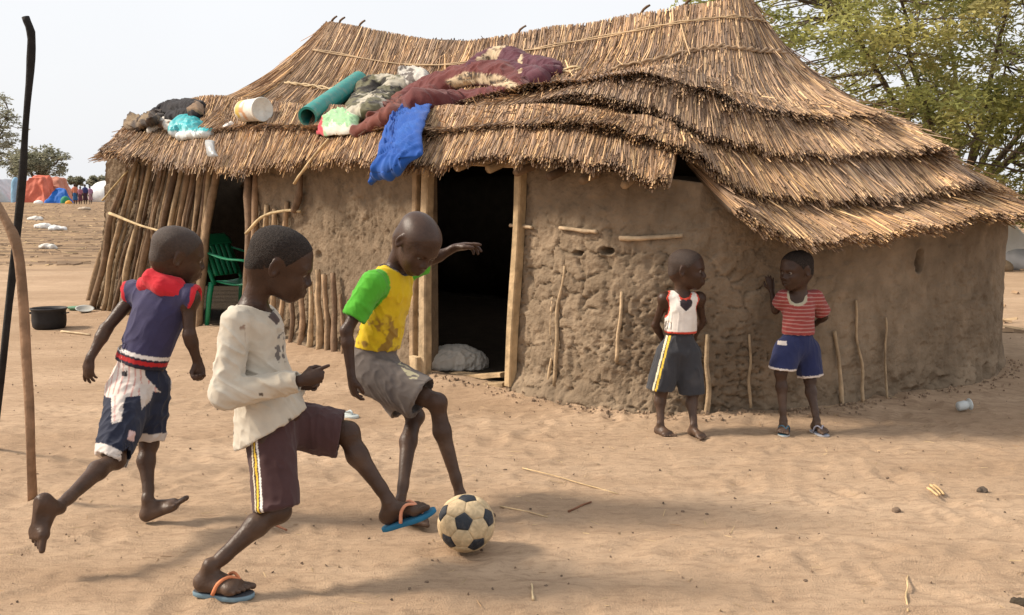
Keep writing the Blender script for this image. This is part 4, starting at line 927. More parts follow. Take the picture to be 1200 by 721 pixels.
# ---- the boy in the navy vest, running
def boy_navy():
    base = A(-1.45, 4.08, 0); vox = .005
    root = empty("person", base, "running boy in navy sleeveless top with red collar and patched shorts", "person")
    hc = at(210, 298, 4.08); hf = (.84, .42, -.26); hu = (.26, .0, 1); S = .217
    f, u, r = frame(hf, hu); wd = unit(A(.93, -.36, 0))
    nk = at(196, 330, 4.08); ch = at(188, 358, 4.08); pe = at(164, 442, 4.09)
    shR = at(221, 350, 4.03); elR = at(222, 393, 4.0); wrR = at(232, 426, 4.02)
    shL = at(158, 345, 4.15); elL = at(124, 386, 4.08); wrL = at(105, 422, 4.02)
    hipR = at(176, 455, 4.09); knR = at(174, 520, 4.07); anR = gnd(174, 590, .078)
    hipL = at(152, 455, 4.07); knL = at(135, 538, 3.80); anL = at(66, 596, 3.42)
    fR = (.86, .05, .36); uR = (-.38, 0, .92); fL = (-.06, -.16, -.98); uL = (.55, .82, -.17)
    anR = anR + A(0, 0, .010)
    P = [cone(ch, pe, .092, .085, .03, wd, .74), cone(shR, shL, .04, .04, .03), cone(nk + A(0, 0, -.02), hc + (-f * .20 - u * .22) * S, .043, .038, .03), ball(pe, .088, .03)]
    P += arm_prims(shR, elR, wrR, .98) + arm_prims(shL, elL, wrL, .98) + leg_prims(hipR, knR, anR, fR, .96) + leg_prims(hipL, knL, anL, (.4, .6, -.7), .95)
    P += head_prims(hc, hf, hu, S)
    P += hand_prims(wrR, (.12, -.1, -1), (.2, -.75, 0), 1, .98, curl=(1.0, 1.0, 1.0, 1.0), thumb=.9) + hand_prims(wrL, (-.10, -.1, -1), (.3, .75, .2), -1, 1.0, curl=(.25, .32, .38, .42), thumb=.2, spread=.14)
    P += foot_prims(anR, fR, uR, -1, 1.04, toe_up=.3) + foot_prims(anL, fL, uL, 1, 1.04)
    skin_obj("body", P, .0038, M_SKIN, root, base, lambda V: skin_col(V, .55, 3, 1.1))
    skin_obj("hair", hair_prims(hc, hf, hu, S, t=.003), .004, mat("stubble_hair", col=(.044, .0265, .019), rough=.6, var=.25, scale=120, bump=.5, bscale=420, spec=.35), root, base, (1, 1, 1), it=1)
    eyes(root, base, hc, hf, hu, S)
    hn = unit(A(-.22, 0, -.97)); hp = at(162, 426, 4.08)
    T = [grp([cone(at(189, 362, 4.08), at(164, 425, 4.08), .112, .107, .03, wd, .78), cone(shR + A(.012, 0, .004), shL + A(-.012, 0, .004), .054, .054, .03), cut(hp, hn), cone(hp + hn * .03, hp - hn * .05, .092, .09, .005, wd, .8, op='sub')], .02),
         cone(shR + A(.052, 0, .0), shR + A(.06, -.01, -.08), .044, .052, .006, op='sub'), cone(shL + A(-.052, 0, .0), shL + A(-.06, .01, -.08), .044, .052, .006, op='sub'), cone(nk + A(.02, 0, .06), nk + A(0, 0, 0), .066, .050, .006, op='sub')]
    def col(V):
        c = np.tile(A(.040, .036, .088), (len(V), 1)); n = fbm(V * 9, 22, 3); c = mixc(c, smooth(.15, .5, n) * .3, (.075, .068, .125))
        h = -((V - hp) @ hn)
        c = mixc(c, h < .016, (.02, .016, .03)); c = mixc(c, (h > .016) & (h < .033), (.42, .018, .02)); c = mixc(c, (h > .033) & (h < .042), (.02, .016, .03)); c = mixc(c, (h > .042) & (h < .058), (.72, .68, .66))
        for s_, e_ in ((shR + A(.052, 0, 0), A(.008, -.01, -.08)), (shL + A(-.052, 0, 0), A(-.008, .01, -.08))):
            d, _ = segd(V, s_, s_ + e_); c = mixc(c, d < .062, (.52, .02, .03))
        return c
    skin_obj("vest", T, vox, M_CLOTH, root, base, col, disp=folds(.0065, 12, (-.5, 0, -.9), 61, .25), it=2)
    C = [grp([cone(nk + A(-.09, .0, -.012), nk + A(.0, -.06, -.016), .026, .03, .03), cone(nk + A(.0, -.06, -.016), nk + A(.085, -.055, -.05), .03, .024, .03), cone(nk + A(-.09, 0, -.012), nk + A(-.02, .05, .03), .026, .028, .03), cone(nk + A(-.05, -.03, .02), nk + A(.05, -.045, -.012), .036, .034, .03),
              cone(nk + A(.085, -.055, -.05), nk + A(.10, -.03, -.06), .022, .016, .03)], .01), cone(nk + A(.03, 0, .08), nk + A(.0, 0, -.03), .060, .048, .006, op='sub')]
    skin_obj("collar", C, .0038, M_CLOTH, root, base, (.50, .018, .03), disp=folds(.004, 22, (.9, 0, -.4), 63, .5), it=2)
    thR = grp([cone(hipR, knR + A(0, 0, .02), .082, .066, .03), cut(knR + A(.0, 0, .015), knR - hipR), cone(knR, knR + (hipR - knR) * .3, .052, .050, .004, op='sub')], .04)
    thL = grp([cone(hipL, knL + A(-.015, 0, .0), .086, .066, .03), cut(knL + A(-.018, 0, -.006), A(-.35, -.55, -.76)), cone(knL, knL + (hipL - knL) * .3, .052, .050, .004, op='sub')], .04)
    So = [cone(at(165, 424, 4.08), pe, .092, .10, .03, wd, .82), thR, thL, cone(at(158, 470, 4.0), at(142, 512, 3.9), .05, .052, .04)]
    cR = knR + A(0, 0, .015); cL = knL + A(-.018, 0, -.006); dRn = unit(knR - hipR); dLn = unit(A(-.35, -.55, -.76))
    def colS(V):
        navy = A(.018, .022, .042); wh = A(.62, .55, .50); c = np.tile(navy, (len(V), 1)); n = fbm(V * 9, 25, 3); c = mixc(c, smooth(.1, .5, n) * .3, (.045, .05, .075))
        up = at(165, 458, 4.08)[2]; ux = vnoise(V * 14, 6) * .012
        stripes = .75 + .25 * (np.sin(V[:, 0] * 230 + V[:, 2] * 40) > -.3)
        white = (V[:, 2] + ux > up) & ~box_mask(V, [(168, 420), (200, 425), (200, 470), (180, 452), (170, 440)], 4.2)
        c = mixc(c, white, wh); c = mixc(c, white & (np.sin(V[:, 0] * 260) > .82), (.50, .25, .22))
        c = mixc(c, box_mask(V, [(163, 450), (182, 452), (176, 470), (166, 480)], 4.1), wh * .9)
        c = mixc(c, box_mask(V, [(130, 462), (147, 462), (142, 494), (131, 497)], 4.1), wh); c = mixc(c, box_mask(V, [(134, 464), (136, 464), (135, 494), (133, 494)], 4.1) * .6, (.5, .2, .18))
        c = mixc(c, box_mask(V, [(152, 504), (159, 506), (157, 518), (149, 515)], 4.1), (.60, .42, .40))
        c = mixc(c, (np.linalg.norm(V - cR, axis=1) < .12) & ((V - cR) @ dRn > -.034) & (V[:, 0] > cR[0] - .065), wh * .85); c = mixc(c, (np.linalg.norm(V - cL, axis=1) < .12) & ((V - cL) @ dLn > -.036), wh)
        for x, y in ((127, 432), (146, 438)): c = mixc(c, box_mask(V, [(x - 3, y - 3), (x + 3, y - 3), (x + 3, y + 3), (x - 3, y + 3)], 4.2), (.03, .025, .03))
        return c
    skin_obj("shorts", So, vox, M_CLOTH, root, base, colS, disp=folds(.010, 14, (-.5, 0, -.8), 71, .35), it=2)
boy_navy()

# ---- the two small children by the wall
def child_tank():
    base = A(.92, 5.55, 0); vox = .0045; s = .80
    root = empty("person", base, "small child in white tank top with red trim and dark heart, against the mud wall", "person")
    hc = at(806, 315, 5.54); hf = (.92, -.36, -.10); hu = (.04, 0, 1); S = .208; f, u, r = frame(hf, hu)
    nk = at(800, 344, 5.56); ch = at(798, 360, 5.56); pe = at(795, 410, 5.56)
    shR = at(779, 350, 5.56); elR = at(768, 381, 5.62); wrR = at(780, 404, 5.66); shL = at(819, 350, 5.57); elL = at(823, 376, 5.64); wrL = at(812, 398, 5.67)
    hipR = at(784, 420, 5.55); knR = at(775, 459, 5.52); anR = gnd(774, 497, .058); hipL = at(806, 420, 5.56); knL = at(811, 462, 5.53); anL = gnd(813, 499, .058)
    fR = (.50, -.86, 0); fL = (.45, -.9, 0)
    P = [cone(ch, pe, .078, .074, .03, XAX, .78), cone(shR, shL, .032, .032, .03), cone(nk + A(0, 0, -.02), hc + (-f * .18 - u * .22) * S, .038, .034, .03), ball(pe + A(0, 0, .02), .064, .03)]
    P += arm_prims(shR, elR, wrR, .82) + arm_prims(shL, elL, wrL, .82) + leg_prims(hipR, knR, anR, fR, .84) + leg_prims(hipL, knL, anL, fL, .84) + head_prims(hc, hf, hu, S, lid=.3)
    P += hand_prims(wrR, (.7, .1, -.5), (0, -1, 0), 1, .8, curl=(.6,) * 4) + hand_prims(wrL, (-.7, .1, -.5), (0, -1, 0), -1, .8, curl=(.6,) * 4)
    P += foot_prims(anR, fR, (0, 0, 1), -1, .80) + foot_prims(anL, fL, (0, 0, 1), 1, .80)
    skin_obj("body", P, .0042, M_SKIN, root, base, lambda V: skin_col(V, .55, 4, 1.05))
    skin_obj("hair", hair_prims(hc, hf, hu, S, t=.003), .0042, MATS["stubble_hair"], root, base, (1, 1, 1), it=1)
    eyes(root, base, hc, hf, hu, S, look=(1, .1, 0))
    hem = at(798, 392, 5.5)[2]
    neckb = (nk + A(.012, -.055, .03), nk + A(.012, -.10, -.012)); aR = (shR + A(-.02, 0, .03), shR + A(-.006, 0, -.055)); aL = (shL + A(.02, 0, .03), shL + A(.006, 0, -.055))
    T = [grp([cone(at(798, 362, 5.56), at(797, 400, 5.56), .086, .090, .02, XAX, .84), cone(shR + A(.0, 0, .004), shL, .041, .041, .03), cut(A(0, 0, hem), (0, 0, -1)), cone(A(hem * 0 + pe[0], 5.56, hem - .03), A(pe[0], 5.56, hem + .05), .078, .076, .004, XAX, .84, op='sub')], .015),
         cone(*neckb, .044, .040, .006, op='sub'), ball(nk + A(.005, .02, .02), .05, .006, 'sub'), cone(*aR, .042, .040, .006, op='sub'), cone(*aL, .042, .040, .006, op='sub')]
    def col(V):
        c = np.tile(A(.74, .68, .62), (len(V), 1)); n = fbm(V * 12, 35, 3); c = mixc(c, smooth(.15, .5, n) * .3, (.52, .42, .32)); red = (.55, .055, .03)
        c = mixc(c, V[:, 2] < hem + .014, red)
        for (a, b), rr in ((neckb, .054), (aR, .052), (aL, .052)): d, _ = segd(V, a, b); c = mixc(c, d < rr, red)
        px, py = proj(V); x = (px - 804) / 7.0; y = -(py - 359) / 7.0
        c = mixc(c, ((x * x + y * y - .75) ** 3 - x * x * y ** 3 * 1.6 < 0) & (V[:, 1] < 5.52), (.035, .025, .03)); return c
    skin_obj("tank_top", T, .005, M_CLOTH, root, base, col, disp=folds(.003, 24, (0, 0, 1), 81, .5), it=2)
    thR = grp([cone(hipR + A(0, 0, .02), knR + A(-.012, 0, .0), .072, .078, .03), cut(knR + A(0, 0, .01), (-.12, 0, -1)), cone(knR, knR + A(0, 0, .06), .062, .05, .004, op='sub')], .03)
    thL = grp([cone(hipL + A(0, 0, .02), knL + A(-.002, 0, .0), .072, .072, .03), cut(knL + A(0, 0, .004), (.05, 0, -1)), cone(knL, knL + A(0, 0, .06), .056, .05, .004, op='sub')], .03)
    So = [cone(at(796, 400, 5.56), pe, .082, .092, .03, XAX, .84), thR, thL]
    def colS(V):
        c = np.tile(A(.040, .040, .045), (len(V), 1)); n = fbm(V * 10, 37, 3); c = mixc(c, smooth(.0, .5, n) * .4, (.085, .08, .08))
        px, py = proj(V); e = np.interp(py, [390, 460], [781, 763])
        c = mixc(c, (np.abs(px - e - 1.5) < 1.1) & (V[:, 1] < 5.6), (.75, .66, .45)); c = mixc(c, (np.abs(px - e - 5) < 1.2) & (V[:, 1] < 5.6), (.70, .48, .06)); return c
    skin_obj("shorts", So, .005, M_CLOTH, root, base, colS, disp=folds(.007, 14, (0, 0, 1), 91, .25), it=2)
child_tank()
def child_stripe():
    base = A(1.56, 5.62, 0); s = .80
    root = empty("person", base, "small child in red striped tee and navy shorts, hand raised on the mud wall", "person")
    hc = at(933, 316, 5.60); hf = (-.86, -.48, -.16); hu = (-.06, 0, 1); S = .205; f, u, r = frame(hf, hu); wd = unit(A(1, .15, 0))
    nk = at(936, 342, 5.63); ch = at(936, 360, 5.63); pe = at(935, 405, 5.63)
    shR = at(919, 349, 5.62); elR = at(909, 364, 5.70); wrR = at(904, 340, 5.77); shL = at(955, 349, 5.66); elL = at(966, 371, 5.72); wrL = at(955, 380, 5.76)
    hipR = at(922, 415, 5.62); knR = at(915, 437, 5.55); anR = gnd(918, 493, .072); hipL = at(946, 415, 5.65); knL = at(949, 445, 5.62); anL = gnd(957, 493, .072)
    fR = (-.25, -.97, 0); fL = (.28, -.96, 0)
    P = [cone(ch, pe, .078, .074, .03, wd, .80), cone(shR, shL, .032, .032, .03), cone(nk + A(0, 0, -.02), hc + (-f * .18 - u * .22) * S, .038, .034, .03), ball(pe + A(0, 0, .02), .062, .03)]
    P += arm_prims(shR, elR, wrR, .80) + arm_prims(shL, elL, wrL, .80) + leg_prims(hipR, knR, anR, fR, .84) + leg_prims(hipL, knL, anL, fL, .84) + head_prims(hc, hf, hu, S, lid=.6, mouth=.02)
    P += hand_prims(wrR, (-.16, .02, 1), (.1, .95, .1), 1, .86, curl=(.10, .08, .1, .14), thumb=.1, spread=.08) + hand_prims(wrL, (-.8, .1, -.2), (0, -1, 0), -1, .8, curl=(.6,) * 4)
    P += foot_prims(anR, fR, (0, 0, 1), -1, .80) + foot_prims(anL, fL, (0, 0, 1), 1, .80)
    skin_obj("body", P, .0042, M_SKIN, root, base, lambda V: skin_col(V, .5, 5, 1.0))
    skin_obj("hair", hair_prims(hc, hf, hu, S, t=.006), .0042, M_HAIR, root, base, (1, 1, 1), disp=lambda V: .0012 * vnoise(V * 300, 3), it=1)
    eyes(root, base, hc, hf, hu, S, look=(1, .05, -.15))
    hem = at(935, 394, 5.56)[2]
    slR = grp([cone(shR, elR, .044, .046, .02), cut(shR + (elR - shR) * .55, elR - shR)], .02); slL = grp([cone(shL, elL, .044, .050, .02), cut(shL + (elL - shL) * .80, elL - shL), cone(elL, shL + (elL - shL) * .5, .042, .036, .004, op='sub')], .02)
    T = [grp([cone(at(936, 362, 5.63), at(935, 400, 5.63), .088, .092, .02, wd, .84), cone(shR, shL, .042, .042, .03), cut(A(0, 0, hem), (0, 0, -1)), cone(A(pe[0], 5.63, hem - .03), A(pe[0], 5.63, hem + .04), .08, .078, .004, wd, .84, op='sub')], .015), slR, slL,
         cone(nk + A(-.012, -.03, .05), nk + A(-.02, -.05, -.02), .058, .040, .006, op='sub')]
    def col(V):
        c = np.tile(A(.27, .050, .045), (len(V), 1)); n = fbm(V * 10, 45, 3); c = mixc(c, smooth(.1, .5, n) * .35, (.24, .06, .05))
        st = np.sin((V[:, 2] + .03 * (V[:, 0] - 1.56)) * 2 * math.pi / .021); c = mixc(c, smooth(.62, .85, st) * .6, (.50, .36, .32))
        d, _ = segd(V, nk + A(-.012, -.03, .05), nk + A(-.02, -.05, -.02)); c = mixc(c, d < .057, (.40, .36, .26)); return c
    skin_obj("shirt", T, .005, M_CLOTH, root, base, col, disp=folds(.0045, 16, (.5, 0, .8), 101, .3), it=2)
    thR = grp([cone(hipR + A(0, -.015, .02), knR + A(-.004, -.01, -.02), .078, .074, .03), cut(knR + A(0, 0, .02), (-.1, 0, -1))], .03)
    thL = grp([cone(hipL + A(0, 0, .02), knL + A(.004, 0, -.02), .070, .072, .03), cut(knL + A(0, 0, .018), (.12, 0, -1)), cone(knL, knL + A(0, 0, .07), .058, .05, .004, op='sub')], .03)
    So = [cone(at(935, 394, 5.63), pe, .080, .09, .03, wd, .86), thR, thL]
    cR = knR + A(0, 0, .02); cL = knL + A(0, 0, .018)
    def colS(V):
        c = np.tile(A(.020, .026, .080), (len(V), 1)); n = fbm(V * 10, 47, 3); c = mixc(c, smooth(.1, .5, n) * .35, (.045, .05, .10)); w = (.62, .55, .50)
        c = mixc(c, ((V - cR) @ unit(A(-.1, 0, -1)) > -.012) & (V[:, 0] < (cR[0] + cL[0]) / 2), w); c = mixc(c, ((V - cL) @ unit(A(.12, 0, -1)) > -.014) & (V[:, 0] > (cR[0] + cL[0]) / 2), w)
        c = mixc(c, box_mask(V, [(911, 399), (922, 400), (922, 405), (911, 404)], 5.6), w); return c
    skin_obj("shorts", So, .005, M_CLOTH, root, base, colS, disp=folds(.006, 14, (0, 0, 1), 111, .25), it=2)
    flip_flop(root, base, anR, fR, (0, 0, 1), -1, .80, (.45, .46, .45), (.03, .08, .11), (.05, .11, .16))
    flip_flop(root, base, anL, fL, (0, 0, 1), 1, .80, (.40, .40, .42), (.22, .24, .30), (.30, .30, .36))
child_stripe()

# ------------------------------------------------------------------ the football: 32 stitched panels
def football():
    R = .106; c = A(-.168, 3.645, R - .004); root = empty("football", A(c[0], c[1], 0), "worn tan football with black five-sided panels", "football")
    base = A(c[0], c[1], 0)
    ph = (1 + 5 ** .5) / 2; iv = np.array([unit(v) for a in (-1, 1) for b in (-ph, ph) for v in ((0, a, b), (a, b, 0), (b, 0, a))])
    # turn one pentagon to the viewer, a vertex of it up
    z = unit(A(-.06, -1, .38)); 
    d = iv @ iv[0]; nb = [i for i in range(12) if i and d[i] > .3]
    e3 = iv[0]; e1 = unit(iv[nb[0]] - e3 * e3.dot(iv[nb[0]])); e2 = np.cross(e3, e1)
    up = unit(A(.08, 0, 1) - z * z.dot(A(.08, 0, 1))); f2 = np.cross(z, up)
    M = np.outer(z, e3) + np.outer(up, e1) + np.outer(f2, e2); iv = iv @ M.T
    D = iv @ iv.T; ed = lambda i, j: .3 < D[i, j] < .9
    def panel(cdir, corners, black):
        corners = np.array(corners); cd = unit(cdir)
        t = unit(corners[0] - cd * cd.dot(corners[0])); b = np.cross(cd, t); an = np.arctan2(corners @ b, corners @ t); corners = corners[np.argsort(an)]
        n = len(corners); V = []; ring = (0, .35, .65, .86, .96, 1.0); hgt = (1.0, 1.0, .998, .993, .980, .958); sub = 4; cols = []
        bc = A(.018, .022, .03) if black else A(.60, .45, .265)
        for rr, hh in zip(ring, hgt):
            for i in range(n):
                for q in range(sub):
                    e = corners[i] + (corners[(i + 1) % n] - corners[i]) * q / sub; p = cd * cd.dot(corners[0]) + (e - cd * cd.dot(corners[0])) * rr * .985
                    V.append(c + unit(p) * R * hh); g = fbm((unit(p) * 4)[None], 3 + black, 4)[0]; g2 = fbm((unit(p) * 13)[None], 5, 3)[0]
                    k = bc * (1 + .35 * g + .3 * g2) if not black else bc + A(.10, .09, .08) * max(0, g2) * .8
                    if not black and g2 > .12: k = k * .75
                    cols.append(k)
        m = n * sub; i = np.arange(len(ring) - 1)[:, None] * m; j = np.arange(m)[None]; j2 = (j + 1) % m
        Q = np.stack([i + j, i + m + j, i + m + j2, i + j2], -1).reshape(-1, 4)[:, ::-1]
        link("panel", mkmesh("panel", np.array(V) - base, Q, np.array(cols)), M_BALL, root)
    M_BALL = mat("ball_leather", rough=.6, var=.12, scale=40, bump=.3, bscale=160, spec=.35, attr=True)
    third = lambda i, j: unit(iv[i] * 2 / 3 + iv[j] / 3) * .98
    tri = lambda i, j: iv[i] * 2 / 3 + iv[j] / 3
    for i in range(12): panel(iv[i], [tri(i, j) for j in range(12) if j != i and ed(i, j)], True)
    for i in range(12):
        for j in range(i + 1, 12):
            for k in range(j + 1, 12):
                if ed(i, j) and ed(j, k) and ed(i, k): panel(iv[i] + iv[j] + iv[k], [tri(a, b) for a in (i, j, k) for b in (i, j, k) if a != b], False)
    V, Fq = surface([ball(c, R * .962, .001)], .008); link("casing", mkmesh("casing", V - base, Fq, np.tile(A(.48, .38, .24), (len(V), 1))), M_BALL, root)
football()

# ------------------------------------------------------------------ poles standing at the edge of the yard
def free_pole(name, label, cat, pts, r0, r1, seed, col, **k):
    b = np.array(pts[-1]); b = A(b[0], b[1], 0); o = link(name, pole_mesh(name, pts[::-1], r0, r1, seed, col, base=b, n=10, m=26, **k), M_WOOD); o.location = Vector(b); return tag(o, label, cat)
free_pole("wooden_pole", "tall thin black pole leaning beside the crooked stick", "pole", [at(30, 20, 4.9), at(36.5, 42, 4.9), at(36, 85, 4.9), at(30, 150, 4.9), at(25, 212, 4.9), at(14, 320, 4.9), at(3, 430, 4.9), gnd(-9, 535, -.05)], .0155, .018, 401, A(.018, .016, .015), bend=.002)
free_pole("crooked_stick", "crooked brown stick planted in the sand beside the black pole", "stick", [at(-40, 205, 4.3), at(-12, 228, 4.25), at(6, 258, 4.22), at(19, 290, 4.2), at(27, 350, 4.2), at(32, 430, 4.2), at(36, 510, 4.2), gnd(38, 594, -.04)], .020, .017, 402, A(.25, .155, .095), bend=.004)

# ------------------------------------------------------------------ lathe helper and small vessels
def lathe(prof, n=28, axis=(0, 0, 1), org=(0, 0, 0), colf=None, wob=0, seed=0):
    ax = unit(axis); e1 = unit(np.cross(ax, A(0, 0, 1) if abs(ax[2]) < .9 else A(1, 0, 0))); e2 = np.cross(ax, e1); V = []; C = []
    for i, (r, h) in enumerate(prof):
        for j in range(n):
            a = j / n * 2 * math.pi; rr = r * (1 + wob * math.sin(2 * a + seed)); V.append(np.asarray(org) + ax * h + (e1 * math.cos(a) + e2 * math.sin(a)) * rr); C.append(colf(i, a, h) if colf else (1, 1, 1))
    m = len(prof); i = np.arange(m - 1)[:, None] * n; j = np.arange(n)[None]; j2 = (j + 1) % n
    return np.array(V), np.stack([i + j, i + j2, i + n + j2, i + n + j], -1).reshape(-1, 4), np.array(C)
def vessel(name, label, cat, prof, org, axis=(0, 0, 1), col=(.5, .5, .5), m=None, colf=None, n=28, wob=0):
    V, Q, C = lathe(prof, n, axis, org, colf or (lambda i, a, h: col), wob); b = np.array([org[0], org[1], org[2]])
    o = link(name, mkmesh(name, V - b, Q, C), m or M_PLASTIC); o.location = Vector(b); return tag(o, label, cat)
M_SOOT = mat("sooty_metal", rough=.7, var=.3, scale=14, bump=.2, bscale=30, spec=.4, attr=True)
p = gnd(58, 384); r = .165
pot = empty("cooking_pot", (p[0], p[1], gz1(p[0], p[1])), "round black sooty cooking pot on the sand", "pot")
V, Q, C = lathe([(.001, .0), (r * .80, .0), (r * .92, .02), (r * .97, .08), (r * .95, .17), (r * 1.03, .195), (r * 1.06, .20), (r * 1.03, .205), (r * .92, .18), (r * .90, .03), (.001, .02)], 32, colf=lambda i, a, h: (.012, .011, .012) if i < 5 else (.03, .028, .028))
link("bowl", mkmesh("bowl", V, Q, C), M_SOOT, pot)
for s in (-1, 1):
    V, Q, T = tube(crom([A(s * r * .95, -.04, .15), A(s * r * 1.12, -.03, .155), A(s * r * 1.12, .03, .155), A(s * r * .95, .04, .15)], 10), .006, 6); G = Geo(); G.add(V, Q, T, col=(.02, .02, .02)); link("handle", G.mesh("handle"), M_SOOT, pot)
p = gnd(90, 365); vessel("plate", "flat green plastic plate lying on the sand", "plate", [(.001, .012), (.07, .012), (.10, .03), (.115, .034), (.10, .022), (.07, .002), (.001, .002)], (p[0], p[1], gz1(*p[:2])), col=(.16, .34, .20))
p = gnd(104, 366); vessel("plate", "pale grey metal plate beside the green plate", "plate", [(.001, .012), (.06, .012), (.085, .03), (.10, .034), (.085, .022), (.06, .002), (.001, .002)], (p[0], p[1] - .1, gz1(*p[:2])), axis=(.15, -.25, 1), col=(.40, .40, .37))
def lying_stick(name, label, a, b, r, col, seed, cat="stick"):
    pa, pb = gnd(*a), gnd(*b); pa[2] = gz1(*pa[:2]) + r; pb[2] = gz1(*pb[:2]) + r; bs = A(pa[0], pa[1], 0)
    o = link(name, pole_mesh(name, [pa, (pa + pb) / 2 + A(0, 0, .003), pb], r, r * .7, seed, col, base=bs, n=6, m=10), M_WOOD); o.location = Vector(bs); return tag(o, label, cat)
lying_stick("twig", "pale peeled stick on the sand in front of the cooking pot", (72, 389), (106, 393), .012, A(.50, .38, .24), 501)
lying_stick("reed", "long dry reed lying across the open sand", (612, 551), (724, 583), .003, A(.55, .40, .22), 502, "reed")
lying_stick("reed", "short dry reed lying near the football", (586, 597), (642, 606), .003, A(.52, .38, .22), 503, "reed")
lying_stick("twig", "reddish brown twig on the open sand", (666, 601), (693, 592), .0042, A(.20, .09, .05), 504)
lying_stick("twig", "thin brown twig on the sand between the running and kicking boys", (316, 617), (336, 624), .006, A(.22, .10, .06), 507)
lying_stick("reed", "thin pale straw lying alone near the small dark stone", (1064, 716), (1064, 672), .004, A(.55, .40, .22), 505, "reed")
lying_stick("reed", "tiny pale straw on the sand in front of the football", (625, 704), (623, 684), .004, A(.58, .44, .26), 506, "reed")
for q, (x, y, dx) in enumerate([(1090, 571, 12), (1094, 570, 12), (1087, 573, 12)]):
    lying_stick("reed", "bright split reed in a small bunch on the sand", (x, y), (x + dx, y + 12), .006, A(.55, .38, .20), 510 + q, "reed")["group"] = "small bunch of split reeds"
def lump(name, label, cat, px, py, size, col, seed, m=None, flat=.6):
    p = gnd(px, py); z = gz1(*p[:2]); pr = [ell(A(p[0], p[1], z + size * flat * .35), (size, size * .8, size * flat), None, .01)]
    V, Fq = surface(pr, size / 9); V = V + vnormals(V, Fq) * (size * .35 * fbm(V / size * 1.1, seed, 3))[:, None]; b = A(p[0], p[1], z)
    o = link(name, mkmesh(name, V - b, Fq, np.tile(np.asarray(col, float), (len(V), 1)) * (1 + .3 * fbm(V * 60, seed, 2))[:, None]), m or M_MUD); o.location = Vector(b); return tag(o, label, cat)
lump("stone", "dark lump of stone on the open sand near the split reeds", "stone", 1151, 575, .026, (.11, .085, .065), 1)
lump("stone", "blackish stone lying alone beside a single pale straw", "stone", 1196, 706, .03, (.07, .055, .04), 2)
for q, (x, y, s) in enumerate([(1050, 600, .03), (782, 523, .018), (1030, 561, .014), (592, 552, .014), (828, 603, .012), (716, 564, .014), (800, 602, .012), (1040, 560, .012), (160, 523, .014), (640, 686, .013), (944, 676, .014), (500, 681, .012)]):
    lump("clod", "small dark clod of earth on the open sand", "clod", x, y, s * .62, (.17, .12, .085), 10 + q)["group"] = "small clods on the sand"
# plastic jar and lost sandal
p = gnd(1131, 482); jx = unit(A(1, .1, .18))
M_CLEAR = mat("milky_plastic", rough=.3, var=.06, scale=12, bump=.05, spec=.5, attr=True, trans=.35)
vessel("plastic_jar", "milky plastic jar lying on its side beside the shaded mud wall", "jar", [(.001, 0), (.022, .002), (.028, .010), (.029, .05), (.024, .064), (.019, .070), (.024, .074), (.034, .076), (.037, .080), (.034, .085), (.001, .082)], (p[0] - .05, p[1], gz1(*p[:2]) + .030), axis=jx, col=(.74, .77, .76), m=M_CLEAR)
p = gnd(404, 488); sb = A(p[0], p[1], gz1(*p[:2]))
sroot = empty("sandal", sb, "lone pale grey sandal lying on the sand", "sandal")
def sole_only(root, base, f, s, col, strap):
    f, u, r = frame(f, (0, 0, 1)); L = lambda x, y, z: base + (f * x + r * y + u * z) * s; out = []
    for t in np.linspace(0, 2 * math.pi, 28, endpoint=False):
        x = .1 * math.cos(t); out.append((x, (.033 + .010 * smooth(-.02, .08, x)) * np.sign(math.sin(t)) * abs(math.sin(t)) ** .75))
    n = len(out); V = np.array([L(x * sc, y * sc, z) for z, sc in ((.001, .95), (.004, 1), (.017, 1), (.02, .96)) for x, y in out] + [L(0, 0, .001), L(0, 0, .02)]); i = np.arange(3)[:, None] * n; j = np.arange(n)[None]; j2 = (j + 1) % n; k = 4 * n
    T = [[k, (q + 1) % n, q] for q in range(n)] + [[k + 1, 3 * n + q, 3 * n + (q + 1) % n] for q in range(n)]
    link("sole", mkmesh("sole", V - base, [np.stack([i + j, i + j2, i + n + j2, i + n + j], -1).reshape(-1, 4), np.array(T)], np.tile(A(*col), (len(V), 1))), M_RUBBER, root)
    G = Geo()
    for s2 in (-1, 1): V, Q, T = tube(crom([L(.062, 0, .02), L(.05, s2 * .006, .036), L(.02, s2 * .025, .038), L(-.02, s2 * .034, .018)], 10), .005 * s, 6); G.add(V, Q, T, col=strap)
    link("strap", G.mesh("strap", base), M_RUBBER, root)
sole_only(sroot, sb, (.8, -.5, 0), 1.0, (.50, .54, .52), (.42, .46, .46))

